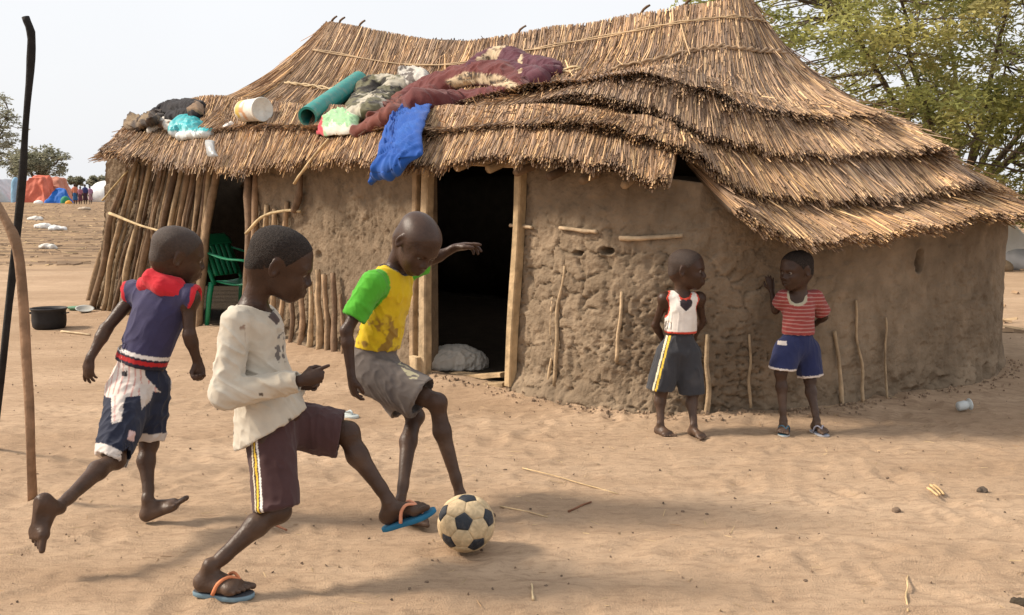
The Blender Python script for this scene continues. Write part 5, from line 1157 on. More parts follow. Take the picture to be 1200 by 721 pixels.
# ------------------------------------------------------------------ things lying on the roof, set on the thatch itself
from mathutils.bvhtree import BVHTree
bv, bf, nb_ = [], [], 0
for o in hut.children:
    if o.name.startswith("thatch_tier"):
        vs = np.zeros(len(o.data.vertices) * 3, np.float32); o.data.vertices.foreach_get("co", vs); vs = vs.reshape(-1, 3) + HB
        bv += [tuple(map(float, v)) for v in vs]; bf += [tuple(int(i) + nb_ for i in p.vertices) for p in o.data.polygons]; nb_ += len(vs)
BV = BVHTree.FromPolygons(bv, bf)
def roof(px, py, lift=.055):
    r_ = ray(px, py); h = BV.ray_cast(Vector((0, 0, CAMH)), Vector(r_).normalized())
    if h[0] is None: return at_ring(px, py, 0)
    n = np.array(h[1]); n = n if n[2] > 0 else -n
    return np.array(h[0]) + n * lift
def cloth(name, label, cat, rows, amp, freq, colf, seed, bulge=.06, res=(56, 44), thick=.012, ax=(1, 0, 0), lifts=None, m=None):
    """rows: control points (layout pixels on the roof, or world points) from top to bottom"""
    Gd = np.array([[p if isinstance(p, np.ndarray) else roof(*p) for p in row] for row in rows])
    A1 = np.array([crom(Gd[:, j], res[0]) for j in range(Gd.shape[1])]).transpose(1, 0, 2)
    P = np.array([crom(A1[i], res[1]) for i in range(res[0])])
    du = np.gradient(P, axis=0); dv = np.gradient(P, axis=1); N = np.cross(du, dv); N /= np.linalg.norm(N, axis=-1)[..., None] + 1e-9
    if (N @ A(0, -.6, .8)).mean() < 0: N = -N
    u, v = np.meshgrid(np.linspace(0, 1, res[0]), np.linspace(0, 1, res[1]), indexing='ij')
    edge = np.clip(np.minimum(np.minimum(u, 1 - u), np.minimum(v, 1 - v)) * 7, 0, 1) ** .6
    fl = folds(1.0, freq, ax, seed, .3, .35)(P.reshape(-1, 3)).reshape(u.shape)
    h = bulge * edge * (.65 + .5 * fbm(P * 5, seed, 2)) + amp * (fl + .6) * (.35 + .65 * edge)
    jitter = .02 * np.stack([fbm(P * 8 + q * 5, seed + q, 2) for q in range(3)], -1) * (1 - edge)[..., None]
    top = P + N * h[..., None] + jitter; bot = P + N * np.maximum(h - thick, -.002)[..., None] + jitter
    nv = res[1]; V = np.concatenate([top.reshape(-1, 3), bot.reshape(-1, 3)]); n = res[0] * nv
    Q = [grid_faces(res[0], nv), grid_faces(res[0], nv, True) + n]
    b = np.concatenate([np.arange(nv), (np.arange(1, res[0]) * nv + nv - 1), ((res[0] - 1) * nv + np.arange(nv - 2, -1, -1)), (np.arange(res[0] - 2, 0, -1) * nv)]); b2 = np.roll(b, -1)
    Q.append(np.stack([b, b2, b2 + n, b + n], -1)); c0 = V.mean(0); c0 = A(c0[0], c0[1], V[:, 2].min())
    col = colf(V, np.concatenate([u.ravel()] * 2), np.concatenate([v.ravel()] * 2)) if callable(colf) else np.tile(np.asarray(colf, float), (len(V), 1))
    o = link(name, mkmesh(name, V - c0, [np.concatenate(Q)], col), m or M_CLOTH); o.location = Vector(c0); return tag(o, label, cat)
def leopard(V, seed=3):
    c = np.tile(A(.52, .40, .26), (len(V), 1)); f1, f2, cv = worley2(V[:, 0] / .06 + V[:, 1] / .09, V[:, 2] / .05, seed); ring = (f1 > .16) & (f1 < .36) & (vnoise(V * 45, seed) > -.35)
    c = mixc(c, f1 < .16, (.30, .19, .10)); return mixc(c, ring, (.045, .03, .025))
def col_blanket(V, u, v):
    c = np.tile(A(.105, .030, .030), (len(V), 1)); n = fbm(V * 6, 6, 3); c = mixc(c, smooth(0, .5, n) * .5, (.16, .055, .05)); c = mixc(c, (v < .32) * .8, (.17, .050, .030))
    m = (u < .13 + .05 * np.sin(v * 14)) & (v > .40) | ((u > .82) & (v > .58) & (v < .86)) | (v > .93)
    L = leopard(V); return np.where(m[:, None], L, c)
def heap(name, label, cat, paths, colf, seed, amp=.02, freq=13, vox=.011, k=.05, m=None, flat=.62, ax=(.4, -.2, -.8)):
    """crumpled cloth with body: rolled folds laid along the thatch, blended"""
    pr = []
    for pts, r0, r1 in paths:
        P = crom([roof(x, y, (r0 + r1) / 2 * .6) for x, y in pts], 3 * len(pts)); R = np.linspace(r0, r1, len(P))
        for q in range(len(P) - 1): pr.append(cone(P[q], P[q + 1], R[q], R[q + 1], k, unit(np.cross(P[q + 1] - P[q], A(0, -.45, .9))), flat))
    V, Fq = surface(pr, vox); V = relax(V, Fq, 1); V = V + vnormals(V, Fq) * folds(amp, freq, ax, seed, .35, .2)(V)[:, None]
    c0 = V.mean(0); c0 = A(c0[0], c0[1], V[:, 2].min()); o = link(name, mkmesh(name, V - c0, Fq, colf(V)), m or M_CLOTH); slim(o, .4); o.location = Vector(c0); return tag(o, label, cat)
def col_h1(V):
    c = np.tile(A(.115, .028, .026), (len(V), 1)); n = fbm(V * 6, 6, 3); c = mixc(c, smooth(0, .5, n) * .5, (.16, .048, .040)); px, py = proj(V); c = mixc(c, (px < 470) * .7, (.16, .050, .032))
    m = box_mask(V, [(520, 96), (545, 84), (585, 88), (606, 98), (613, 112), (606, 114), (592, 102), (560, 98), (535, 104)], 99) | box_mask(V, [(558, 126), (590, 116), (600, 124), (570, 136)], 99)
    return np.where(m[:, None], leopard(V), c)
heap("blanket", "maroon fleece blanket with leopard-print edge draped over the thatch", "blanket", [([(424, 160), (446, 152), (470, 140), (498, 124), (520, 112)], .06, .12), ([(440, 142), (466, 128), (490, 114), (515, 105)], .07, .10), ([(500, 130), (535, 124), (570, 118), (600, 112)], .13, .12), ([(505, 112), (540, 104), (575, 98), (603, 102)], .13, .13), ([(535, 94), (570, 88), (598, 96), (610, 108)], .10, .09)], col_h1, 301, .034, 5.5, vox=.010, k=.03, flat=.7)
def col_h2(V):
    px, py = proj(V); c = mixc(np.tile(A(.085, .025, .038), (len(V), 1)), smooth(0, .5, fbm(V * 7, 9, 3)) * .4, (.15, .06, .07)); return np.where(((px < 612) & (fbm(V * 3, 44, 2) > -.22))[:, None], leopard(V, 8), c)
heap("blanket", "crumpled leopard-print and plum blanket heaped on the upper thatch", "blanket", [([(556, 92), (572, 80), (592, 74), (612, 80)], .09, .10), ([(572, 92), (595, 90), (615, 98), (632, 102)], .09, .09), ([(606, 82), (630, 84), (652, 88)], .09, .07), ([(612, 98), (634, 96), (652, 92)], .09, .06)], col_h2, 311, .024, 7, vox=.009, k=.018, flat=.9)
def col_camo(V, u, v):
    n = fbm(V * 11, 16, 3); n2 = fbm(V * 9 + 4, 18, 3); c = np.tile(A(.13, .12, .07), (len(V), 1)); c = mixc(c, n > .12, (.035, .03, .025)); c = mixc(c, n2 > .2, (.42, .38, .30)); return mixc(c, v < .12, (.5, .46, .4))
heap("garment", "camouflage jacket bundled beside the rolled teal mat", "clothing", [([(422, 142), (426, 124), (440, 106)], .09, .10), ([(438, 138), (452, 122), (470, 106)], .11, .09), ([(430, 112), (450, 102), (474, 104)], .09, .08)], lambda V: col_camo(V, 0 * V[:, 0], 0 * V[:, 0] + .5), 321, .028, 8)
def col_grey(V, u, v): n = fbm(V * 12, 19, 3); return mixc(np.tile(A(.52, .49, .44), (len(V), 1)), n > .15, (.14, .12, .11))
cloth("garment", "grey and white patterned cloth tucked behind the maroon blanket", "clothing", [[(468, 94), (485, 89), (508, 94)], [(470, 100), (488, 97), (508, 99)], [(474, 108), (490, 106), (506, 104)]], .03, 12, col_grey, 331, .07, res=(30, 30))
def col_green(V, u, v): n = fbm(V * 9, 23, 3); c = mixc(np.tile(A(.30, .50, .28), (len(V), 1)), n > .05, (.62, .60, .52)); return mixc(c, (v < .16), (.50, .07, .09))
cloth("garment", "pale green and white garment with a red corner at the eave", "clothing", [[(382, 150), (395, 140), (410, 138), (424, 142)], [(379, 157), (396, 152), (412, 151), (424, 152)], [(376, 164), (395, 166), (412, 164), (422, 160)]], .035, 13, col_green, 341, .06, res=(34, 34), ax=(.3, 0, -.9))
H = lambda px, py, o: at_ring(px, py, o)
b0 = [roof(480, 127, .05), roof(496, 124, .05), roof(511, 131, .05)]; b3 = [H(443, 186, .44), H(464, 190, .45), H(496, 182, .44)]
bm = lambda t, up: [p * (1 - t) + q * t + A(-.03 * up, -.05 * up, .13 * up) for p, q in zip(b0, b3)]
cloth("blue_cloth", "bright blue cloth hanging over the eave left of the doorway", "cloth", [b0, bm(.3, .3), bm(.6, .5), bm(.85, .35), b3, [H(436, 204, .47), H(455, 202, .47), H(483, 191, .47)], [H(435, 217, .46), H(449, 207, .46), H(475, 197, .46)]], .05, 8,
      lambda V, u, v: mixc(np.tile(A(.014, .075, .32), (len(V), 1)), smooth(.1, .5, fbm(V * 8, 27, 3)) * .4, (.03, .12, .42)), 351, .05, res=(70, 50), ax=(-.3, 0, -1))
heap("dark_clothes", "heap of black clothes on the lean-to end of the roof", "clothing", [([(186, 142), (198, 133), (214, 130), (234, 132)], .07, .09), ([(204, 142), (220, 140), (236, 139)], .07, .07), ([(205, 132), (222, 130)], .09, .08), ([(172, 146), (190, 141)], .06, .07)], lambda V: mixc(np.tile(A(.014, .012, .015), (len(V), 1)), smooth(.2, .5, fbm(V * 6, 29, 2)) * .4, (.05, .04, .04)), 361, .035, 6, vox=.012, k=.02, flat=.9)
cloth("garment", "dark brown and khaki cloth beyond the heap of black clothes", "clothing", [[(152, 146), (166, 140), (180, 135), (190, 133)], [(150, 150), (166, 147), (180, 145), (192, 143)], [(152, 153), (168, 154), (182, 153), (194, 151)]], .05, 9, lambda V, u, v: mixc(np.tile(A(.05, .035, .028), (len(V), 1)), (fbm(V * 5, 31, 2) > .05), (.22, .16, .10)), 371, .10, res=(34, 34))
heap("plastic_bag", "turquoise and white plastic bag on the low roof edge", "bag", [([(213, 158), (222, 148), (232, 156)], .10, .10), ([(220, 162), (236, 160), (248, 160)], .08, .06)], lambda V: np.where((proj(V)[1] < 154)[:, None], A(.03, .36, .40), A(.62, .66, .66)), 381, .03, 9, vox=.012, k=.02, m=M_PLASTIC)
heap("rag", "white and brown rag beside the turquoise bag on the roof", "cloth", [([(182, 155), (194, 148), (207, 154)], .07, .07)], lambda V: mixc(np.tile(A(.60, .56, .50), (len(V), 1)), fbm(V * 10, 33, 2) > .1, (.20, .13, .09)), 391, .025, 9, vox=.012, k=.02)
heap("rag", "crumpled white scrap of cloth between the bag and the tub", "cloth", [([(258, 154), (270, 151)], .05, .05)], lambda V: np.tile(A(.62, .58, .54), (len(V), 1)), 393, .025, 9, vox=.012, k=.02)
cloth("plastic_scrap", "strip of clear plastic hanging from the low eave", "plastic", [[H(241, 166, .30), H(246, 165, .30), H(251, 166, .30)], [H(243, 175, .34), H(247, 175, .36), H(252, 176, .34)], [H(245, 184, .36), H(250, 185, .37), H(255, 184, .36)]], .01, 20, (.55, .56, .56), 395, .02, res=(20, 16), m=M_CLEAR)
cloth("rag", "brown folded cloth beside the heap of black clothes", "cloth", [[(224, 134), (232, 127), (243, 128)], [(226, 138), (234, 134), (243, 134)], [(228, 142), (236, 141), (242, 140)]], .02, 10, (.20, .13, .08), 399, .08, res=(24, 24))
# white tub lying on the roof: axis across the slope
a0 = roof(294, 143, .115); a1 = roof(334, 143, .115); axd = unit(a1 - a0); Lb = np.linalg.norm(at(336, 130, a0[1]) - at(291, 130, a0[1]))
def col_tub(i, a, h):
    g = vnoise((A(h * 18, math.cos(a) * 2, math.sin(a) * 2))[None], 4)[0]; c = A(.66, .63, .57)
    if .02 < h < Lb * .62: c = A(.62, .44, .10) if h < Lb * .3 and g > -.3 else A(.55, .30, .16) if g > .35 else A(.66, .62, .54)
    return c
R0 = .105
vessel("plastic_tub", "white plastic tub with a faded yellow and orange print lying on the thatch", "tub", [(.001, .004), (R0 * .90, .0), (R0 * .94, .01)] + [(R0 * (.94 + .06 * t), .01 + t * (Lb - .04)) for t in np.linspace(.05, 1, 12)] + [(R0 * 1.05, Lb - .028), (R0 * 1.05, Lb - .008), (R0 * 1.0, Lb), (R0 * .96, Lb - .004), (.001, Lb - .012)], a0 + A(0, 0, .01), axis=axd + A(0, 0, .03), colf=col_tub, n=40)
# rolled teal mat: a spiral sheet
m0 = roof(368, 147, .09); m1 = roof(415, 112, .09); ax = unit(m1 - m0); e1 = unit(np.cross(ax, A(0, 0, 1))); e2 = np.cross(e1, ax); n = 90; th = np.linspace(0, 2 * math.pi * 2.6, n)
rr = .145 - .012 * th / (2 * math.pi); rr = rr * .62; Ln = np.linalg.norm(m1 - m0) * 1.25
V = np.array([m0 - ax * .02 + ax * Ln * t + (e1 * math.cos(q) + e2 * math.sin(q)) * (r_ - d) for t in (0, .33, .66, 1) for d in (0, .006) for q, r_ in zip(th, rr)]).reshape(4, 2, n, 3)
G = Geo(); tcol = A(.02, .24, .21)
G.add(V[:, 0].reshape(-1, 3), grid_faces(4, n), col=tcol); G.add(V[:, 1].reshape(-1, 3), grid_faces(4, n, True), col=tcol * .8)
for k in (0, 3): G.add(np.concatenate([V[k, 0], V[k, 1]]), grid_faces(2, n), col=tcol * 1.2)
o = link("rolled_mat", G.mesh("rolled_mat", m0), M_PLASTIC); o.location = Vector(m0); tag(o, "rolled teal plastic mat lying on the thatch", "mat")

# ------------------------------------------------------------------ chair inside the lean-to, sack in the doorway
def chair():
    p = A(-2.60, 9.98, 0.035); root = empty("plastic_chair", p, "green moulded plastic armchair in the dark lean-to opening", "chair")
    ang = math.radians(-20); root.rotation_euler = (0, 0, ang); gcol = A(.010, .20, .092); M = mat("green_plastic", col=tuple(gcol), rough=.38, var=.08, scale=6, bump=.05, spec=.45)
    def part(name, G, flat=False): return link(name, G.mesh(name, flat=flat), M, root)
    def sheet(fn, nu, nv, t=.008):
        u, v = np.meshgrid(np.linspace(0, 1, nu), np.linspace(0, 1, nv), indexing='ij'); P = np.array(fn(u, v)).transpose(1, 2, 0); du = np.gradient(P, axis=0); dv = np.gradient(P, axis=1); N = np.cross(du, dv); N /= np.linalg.norm(N, axis=-1)[..., None] + 1e-9
        V = np.concatenate([(P + N * t).reshape(-1, 3), (P - N * t).reshape(-1, 3)]); n = nu * nv; b = np.concatenate([np.arange(nv), np.arange(1, nu) * nv + nv - 1, (nu - 1) * nv + np.arange(nv - 2, -1, -1), np.arange(nu - 2, 0, -1) * nv]); b2 = np.roll(b, -1)
        return V, np.concatenate([grid_faces(nu, nv), grid_faces(nu, nv, True) + n, np.stack([b, b2, b2 + n, b + n], -1)])
    # chair faces +x; y is its width
    G = Geo(); G.add(*sheet(lambda u, v: ((u - .5) * .44 + .02, (v - .5) * (.42 + .05 * u), .42 - .03 * np.sin(u * 3.1) + .015 * (2 * v - 1) ** 2 - .02 * smooth(.85, 1, u)), 12, 10)); part("seat", G)
    back = lambda u, v, y0, y1: (-.20 - .16 * u, y0 + (y1 - y0) * v, .44 + .42 * u)
    for q in range(5): y = -.16 + q * .08; G = Geo(); G.add(*sheet(lambda u, v: back(.10 + .72 * u, v, y - .034 * (1 - .1 * u), y + .034), 8, 3)); part("slat", G)
    G = Geo(); G.add(*sheet(lambda u, v: (-.20 - .16 * (.8 + .2 * u) , (v - .5) * (.50 - .18 * u ** 2), .44 + .42 * (.8 + .25 * u) ), 5, 12)); part("top_rail", G)
    for s in (-1, 1):
        G = Geo(); G.add(*sheet(lambda u, v: (-.20 - .16 * u, s * (.235 - .02 * u) + (v - .5) * .05, .40 + .42 * u), 8, 3)); part("back_upright", G)
        P = crom([A(-.32, s * .235, .74), A(-.20, s * .27, .70), A(-.02, s * .285, .655), A(.16, s * .28, .645), A(.22, s * .26, .62)], 16); V, Q, T = tube(P, .03, 8, flatten=.35); G = Geo(); G.add(V, Q, T); part("armrest", G)
        for fx, tp in ((.21, .63), (-.22, .42)):
            V, Q, T = tube(np.array([A(fx, s * .25, tp), A(fx + np.sign(fx) * .02, s * .26, .3), A(fx + np.sign(fx) * .05, s * .275, 0)]), [.03, .028, .022], 6); G = Geo(); G.add(V, Q, T); part("leg", G)
chair()
sk = at(536, 420, 7.45)
sack = [ell(sk + A(0, 0, -.02), (.20, .16, .12), None, .06), ell(sk + A(-.12, -.03, -.04), (.12, .12, .10), None, .06), ell(sk + A(.13, .02, -.06), (.10, .12, .09), None, .06), cut(A(0, 0, .03), (0, 0, -1))]
Vs, Fs = surface(sack, .009); Vs = Vs + vnormals(Vs, Fs) * folds(.022, 15, (.5, .2, .8), 411, .6)(Vs)[:, None]; b = A(sk[0], sk[1], .03)
o = link("cloth_bundle", mkmesh("cloth_bundle", Vs - b, Fs, np.tile(A(.50, .46, .40), (len(Vs), 1))), M_CLOTH); o.location = Vector(b); tag(o, "crumpled off-white cloth bundle just inside the dark doorway", "bundle")

# ------------------------------------------------------------------ trees
def tree(name, label, base, center, radii, n_cl, leaves_per, leaf, trunk_r, pal, seed, cl_r=.5, flat=.45, group=None, cat="tree", limb_n=7, box=False):
    g = np.random.default_rng(seed); base = np.asarray(base, float); center = np.asarray(center, float); radii = np.asarray(radii, float)
    root = empty(name, base, label, cat, group)
    C = []
    while len(C) < n_cl:
        q = g.normal(size=3); q = unit(q) * g.random() ** .42
        if box: z = g.uniform(-1, 1); a = g.random() * 6.283; rr = math.sqrt(1 - abs(z) ** 4) * g.random() ** .45; q = A(rr * math.cos(a), rr * math.sin(a), z)
        p = center + q * radii
        if p[2] > center[2] - radii[2] * .85 + .6 * vnoise((p * .35)[None], seed)[0]: C.append(p)
    C = np.array(C); G = Geo()
    fork = base + (center - base) * .28 * A(.4, .4, 1); fork = base + A((center - base)[0] * .15, (center - base)[1] * .15, max(1.0, (center[2] - radii[2] - base[2]) * .9))
    V, Q, T = tube(crom([base - A(0, 0, .2), base + (fork - base) * .5 + A(.06, 0, 0), fork], 10), np.linspace(trunk_r * 1.25, trunk_r * .85, 10), 9, rough=.25, seed=seed); G.add(V, Q, T)
    limbs = []
    for q in range(limb_n):
        a = q / limb_n * 2 * math.pi + g.uniform(-.3, .3); e = center + A(math.cos(a) * radii[0] * .62, math.sin(a) * radii[1] * .62, radii[2] * g.uniform(-.25, .45)); mid = fork + (e - fork) * .5 + A(g.normal() * .25, g.normal() * .25, radii[2] * .12)
        P = crom([fork, mid, e], 12) + g.normal(0, trunk_r * .25, (12, 3)) * np.linspace(0, 1, 12)[:, None]; V, Q, T = tube(P, np.linspace(trunk_r * .6, trunk_r * .18, 12), 7); G.add(V, Q, T); limbs.append(P)
    LP = np.concatenate(limbs)
    for c in C:                           # a crooked twig to every leaf clump
        j = np.argmin(((LP - c) ** 2).sum(1) + 2.5 * np.maximum(0, LP[:, 2] - c[2]) ** 2); s = LP[j]; m = s + (c - s) * .55 + g.normal(0, .12, 3) * np.linalg.norm(c - s) * .6
        V, Q, T = tube(crom([s, m, c, c + unit(c - m) * cl_r * .5], 6), np.linspace(trunk_r * .16, trunk_r * .045, 6), 4, caps=False); G.add(V, Q)
    G.c = [np.tile(A(.10, .075, .055), (len(v), 1)) for v in G.v]
    link("trunk", G.mesh("trunk", base), M_WOOD, root)
    n = n_cl * leaves_per; ci = np.repeat(np.arange(n_cl), leaves_per); q = g.normal(size=(n, 3)); q /= np.linalg.norm(q, axis=1)[:, None]; q *= (g.random(n) ** .5)[:, None]
    sz = g.uniform(.6, 1.3, n_cl)[ci, None] * cl_r; P = C[ci] + q * sz * A(1, 1, flat) ; P[:, 2] -= .25 * (q[:, 0] ** 2 + q[:, 1] ** 2) * sz[:, 0]
    d1 = g.normal(size=(n, 3)) * A(1, 1, .5); d1 /= np.linalg.norm(d1, axis=1)[:, None]; d2 = np.cross(d1, g.normal(size=(n, 3))); d2 /= np.linalg.norm(d2, axis=1)[:, None] + 1e-9
    L = leaf * g.uniform(.6, 1.3, n)[:, None]; V = np.stack([P - d1 * L, P + d2 * L * .32, P + d1 * L, P - d2 * L * .32], 1).reshape(-1, 3)
    pal = np.asarray(pal, float); c = pal[g.integers(0, len(pal), n_cl)][ci] * g.uniform(.7, 1.3, n)[:, None]
    me = mkmesh("crown", V - base, np.arange(n * 4).reshape(-1, 4), np.repeat(c, 4, 0), flat=True)
    o = link("crown", me, M_LEAF, root); return root
PAL_A = [(.36, .36, .12), (.30, .31, .10), (.42, .40, .14), (.25, .265, .09), (.37, .335, .13)]
PAL_G = [(.26, .26, .18), (.30, .29, .21), (.22, .22, .15)]  # greyed leaf colours that put distance haze into the far trees
tb = A(8.6, 20.0, 0)
tree("acacia_tree", "large feathery green acacia tree towering behind the hut", tb, A(9.2, 20.0, 4.9), (5.9, 4.4, 3.7), 640, 160, .064, .105, PAL_A, 3, cl_r=.52, flat=.5, limb_n=11, box=True)
tree("acacia_tree", "low bushy acacia behind the hut's right end, under the large tree", A(9.6, 17.6, 0), A(9.3, 17.6, 2.15), (3.2, 1.5, 1.25), 170, 120, .06, .06, PAL_A, 5, cl_r=.42, flat=.6, limb_n=7, box=True)
gl = lambda px, Y: A(at(px, 230, Y)[0], Y, gz1(at(px, 230, Y)[0], Y))
def far_tree(label, px, Y, top_py, half_px, low_py, seed, n_cl=130, lp=42, leaf=.17):
    b = gl(px, Y); top = at(px, top_py, Y)[2]; low = at(px, low_py, Y)[2]; hw = half_px / 1200 * Y; tree("savanna_tree", label, b, A(b[0], b[1], (top + low) / 2), (hw, hw, (top - low) / 2), n_cl, lp, leaf, .22, PAL_G, seed, cl_r=hw * .22, flat=.5, group="trees beyond the camp", limb_n=6)
far_tree("tall loose grey-green tree behind the dull white tent", -12, 95, 98, 40, 208, 21)
far_tree("broad flat-topped grey-green tree behind the orange shelter", 44, 88, 170, 36, 212, 22)
far_tree("small hazy round tree behind the row of tents", 90, 150, 205, 9, 219, 23, 50, 50, .3)
far_tree("low hazy wide tree behind the white tent by the hut", 118, 150, 206, 15, 220, 24, 60, 50, .3)
far_tree("tall sparse tree far off beyond the small huts", 1260, 120, 120, 60, 215, 25, 90, 60, .3)

# ------------------------------------------------------------------ the camp beyond the field
def blob_tent(name, label, px0, px1, py_top, Y, depth, col, seed, cat="tent", peaks=1, amp=.10, group=None, round_=.5, base_py=None, vox=.11, m=None):
    b = gl((px0 + px1) / 2, Y); hw = abs(px1 - px0) / 2400 * Y; h = at((px0 + px1) / 2, py_top, Y)[2] - b[2]
    pr = []
    if peaks < 0:                         # wide low tarpaulin stretched over a frame
        top = A(b[0], b[1], b[2] + h); pr = [grp([ell(b, (hw * 2, depth * 2, h * 2.2), None, .001), cut(top, (.12, 0, 1)), cut(b + A(hw, 0, 0), unit(A(1, 0, .30))), cut(b - A(hw, 0, 0), unit(A(-1, 0, .42))), cut(b + A(0, -depth, 0), unit(A(0, -1, .45))), cut(b + A(0, depth, 0), unit(A(0, 1, .45)))], .01)]
    elif peaks == 0:                        # ridge tent: sloped sides
        rz = b[2] + h
        pr = [grp([ell(b + A(0, 0, h * .3), (hw * 1.6, depth * 1.6, h * 1.6), None, .001), cut(A(b[0], b[1], rz), unit(A(-1, 0, hw / h))), cut(A(b[0], b[1], rz), unit(A(1, 0, hw / h))), cut(b + A(0, -depth, 0), (0, -1, 0)), cut(b + A(0, depth, 0), (0, 1, 0))], .01)]
    else:
        for q in range(peaks):
            o = (q - (peaks - 1) / 2) * hw * 1.1 / max(1, peaks); pr.append(ell(b + A(o, 0, h * .25), (hw / max(1, peaks) * (1.35 if peaks > 1 else 1), depth, h * .78), None, h * .4))
    pr.append(cut(b + A(0, 0, -.15), (0, 0, -1)))
    V, Fq = surface(pr, vox); V = V + vnormals(V, Fq) * (amp * fbm(V * A(1.4, 1.4, .7), seed, 4))[:, None]
    c = np.tile(np.asarray(col, float), (len(V), 1)) * (1 + .22 * fbm(V * 1.2, seed + 1, 3))[:, None]
    o = link(name, mkmesh(name, V - b, Fq, c), m or M_TARP); o.location = Vector(b); return tag(o, label, cat, group)
blob_tent("tarp_shelter", "rounded orange-red tarpaulin shelter in the far camp", 27, 64, 207, 80, 1.6, (.55, .13, .075), 1, "shelter", -1, .42)
blob_tent("tarp_shelter", "low faded brown-red shelter joined behind the blue tarpaulin", 50, 83, 209, 82, 1.6, (.42, .17, .11), 2, "shelter", -1, .35)
blob_tent("tarpaulin", "bright blue tarpaulin heaped in front of the orange shelter", 57, 83, 220, 78, .7, (.01, .11, .42), 3, "tarpaulin", -1, .3, vox=.07)
blob_tent("tent", "dull white ridge tent with a light blue sheet on it", -14, 26, 209, 82, 2.0, (.50, .53, .55), 4, "tent", 0, .08)
blob_tent("tarpaulin", "light blue sheet on the dull white tent's side", 15, 24, 210, 79.5, .3, (.20, .36, .50), 14, "tarpaulin", 1, .1, vox=.06)
blob_tent("tent", "clean white tent beyond the hut's left corner", 107, 150, 213, 84, 2.0, (.72, .72, .70), 5, "tent", 1, .08)
blob_tent("tent", "white tent glimpsed beyond the hut's right end", 1110, 1205, 255, 20, 1.0, (.74, .74, .72), 6, "tent", 0, .04, vox=.05)
p = gl(1206, 17.4)
blob_tent("tarp_shelter", "low grey tarpaulin shelter beside a small dark straw heap", 1178, 1250, 294, 17.4, .45, (.26, .25, .25), 7, "shelter", 3, .10, vox=.035)
blob_tent("straw_heap", "small dark straw heap beside the low grey shelter", 1158, 1190, 303, 17.2, .28, (.20, .14, .085), 8, "heap", 1, .06, vox=.03, m=M_MUD)
blob_tent("bundle", "small green bundle on the ground beside the blue tarpaulin", 71, 82, 230, 77, .3, (.03, .25, .12), 9, "bundle", 1, .08, vox=.05)
blob_tent("bundle", "small yellow-orange bundle beside the green bundle", 76, 84, 235, 75.5, .25, (.62, .27, .03), 10, "bundle", 1, .06, vox=.05)
blob_tent("sack", "white sack on the ground before the orange shelter", 39, 50, 235, 76, .3, (.68, .66, .62), 11, "sack", 1, .08, vox=.05)
def far_person(px, Y, h_px, top, bottom, label, lean=0):
    b = gl(px, Y); h = h_px / 1200 * Y; s = h / 1.55; root = empty("person", b, label, "person", "people standing in the far camp")
    L = lambda x, y, z: b + A(x, y, z) * s
    P = [cone(L(0, 0, .62), L(.02 * lean, 0, 1.22), .13 * s, .12 * s, .05, XAX, .7), cone(L(.02 * lean, 0, 1.25), L(.03 * lean, 0, 1.36), .05 * s, .05 * s, .03), ell(L(.03 * lean, -.01, 1.45), (.085 * s, .095 * s, .115 * s), None, .02)]
    for q in (-1, 1): P += [cone(L(q * .07, 0, .7), L(q * .075, -.02, .4), .085 * s, .06 * s, .03), cone(L(q * .075, -.02, .4), L(q * .08, 0, .06), .055 * s, .04 * s, .03), cone(L(q * .08, -.04, .03), L(q * .09, -.14, .02), .035 * s, .03 * s, .02), cone(L(q * .16, 0, 1.2), L(q * .21, .0, .92), .05 * s, .04 * s, .03), cone(L(q * .21, 0, .92), L(q * .17, -.08, .70), .038 * s, .03 * s, .02), cone(L(q * .17, -.08, .70), L(q * .165, -.10, .62), .032 * s, .02 * s, .02)]
    skin_obj("body", P, .03, M_SKIN, root, b, lambda V: skin_col(V - b, .2, 3), it=1)
    skin_obj("garment", [cone(L(0, 0, .80), L(.02 * lean, 0, 1.2), .16 * s, .15 * s, .05, XAX, .75)] + [cone(L(q * .15, 0, 1.2), L(q * .20, 0, 1.0), .07 * s, .065 * s, .04) for q in (-1, 1)], .03, M_CLOTH, root, b, top, it=1)
    skin_obj("skirt", [grp([cone(L(0, 0, .85), L(0, 0, .2), .155 * s, .21 * s, .04, XAX, .8), cut(L(0, 0, .3), (0, 0, -1))], .01)], .03, M_CLOTH, root, b, bottom, it=1)
far_person(88, 74, 24, (.50, .17, .10), (.03, .10, .22), "far person in an orange-red top and blue skirt")
far_person(94, 73, 21, (.30, .12, .16), (.10, .03, .05), "far person in a dull rose top and dark maroon skirt", 1)
far_person(100, 74, 23, (.035, .04, .13), (.05, .02, .03), "far person in a dark navy top beside the rose-topped one")
far_person(106, 75, 21, (.36, .20, .30), (.30, .18, .2), "far person in a pale lilac dress nearest the white tent", -1)
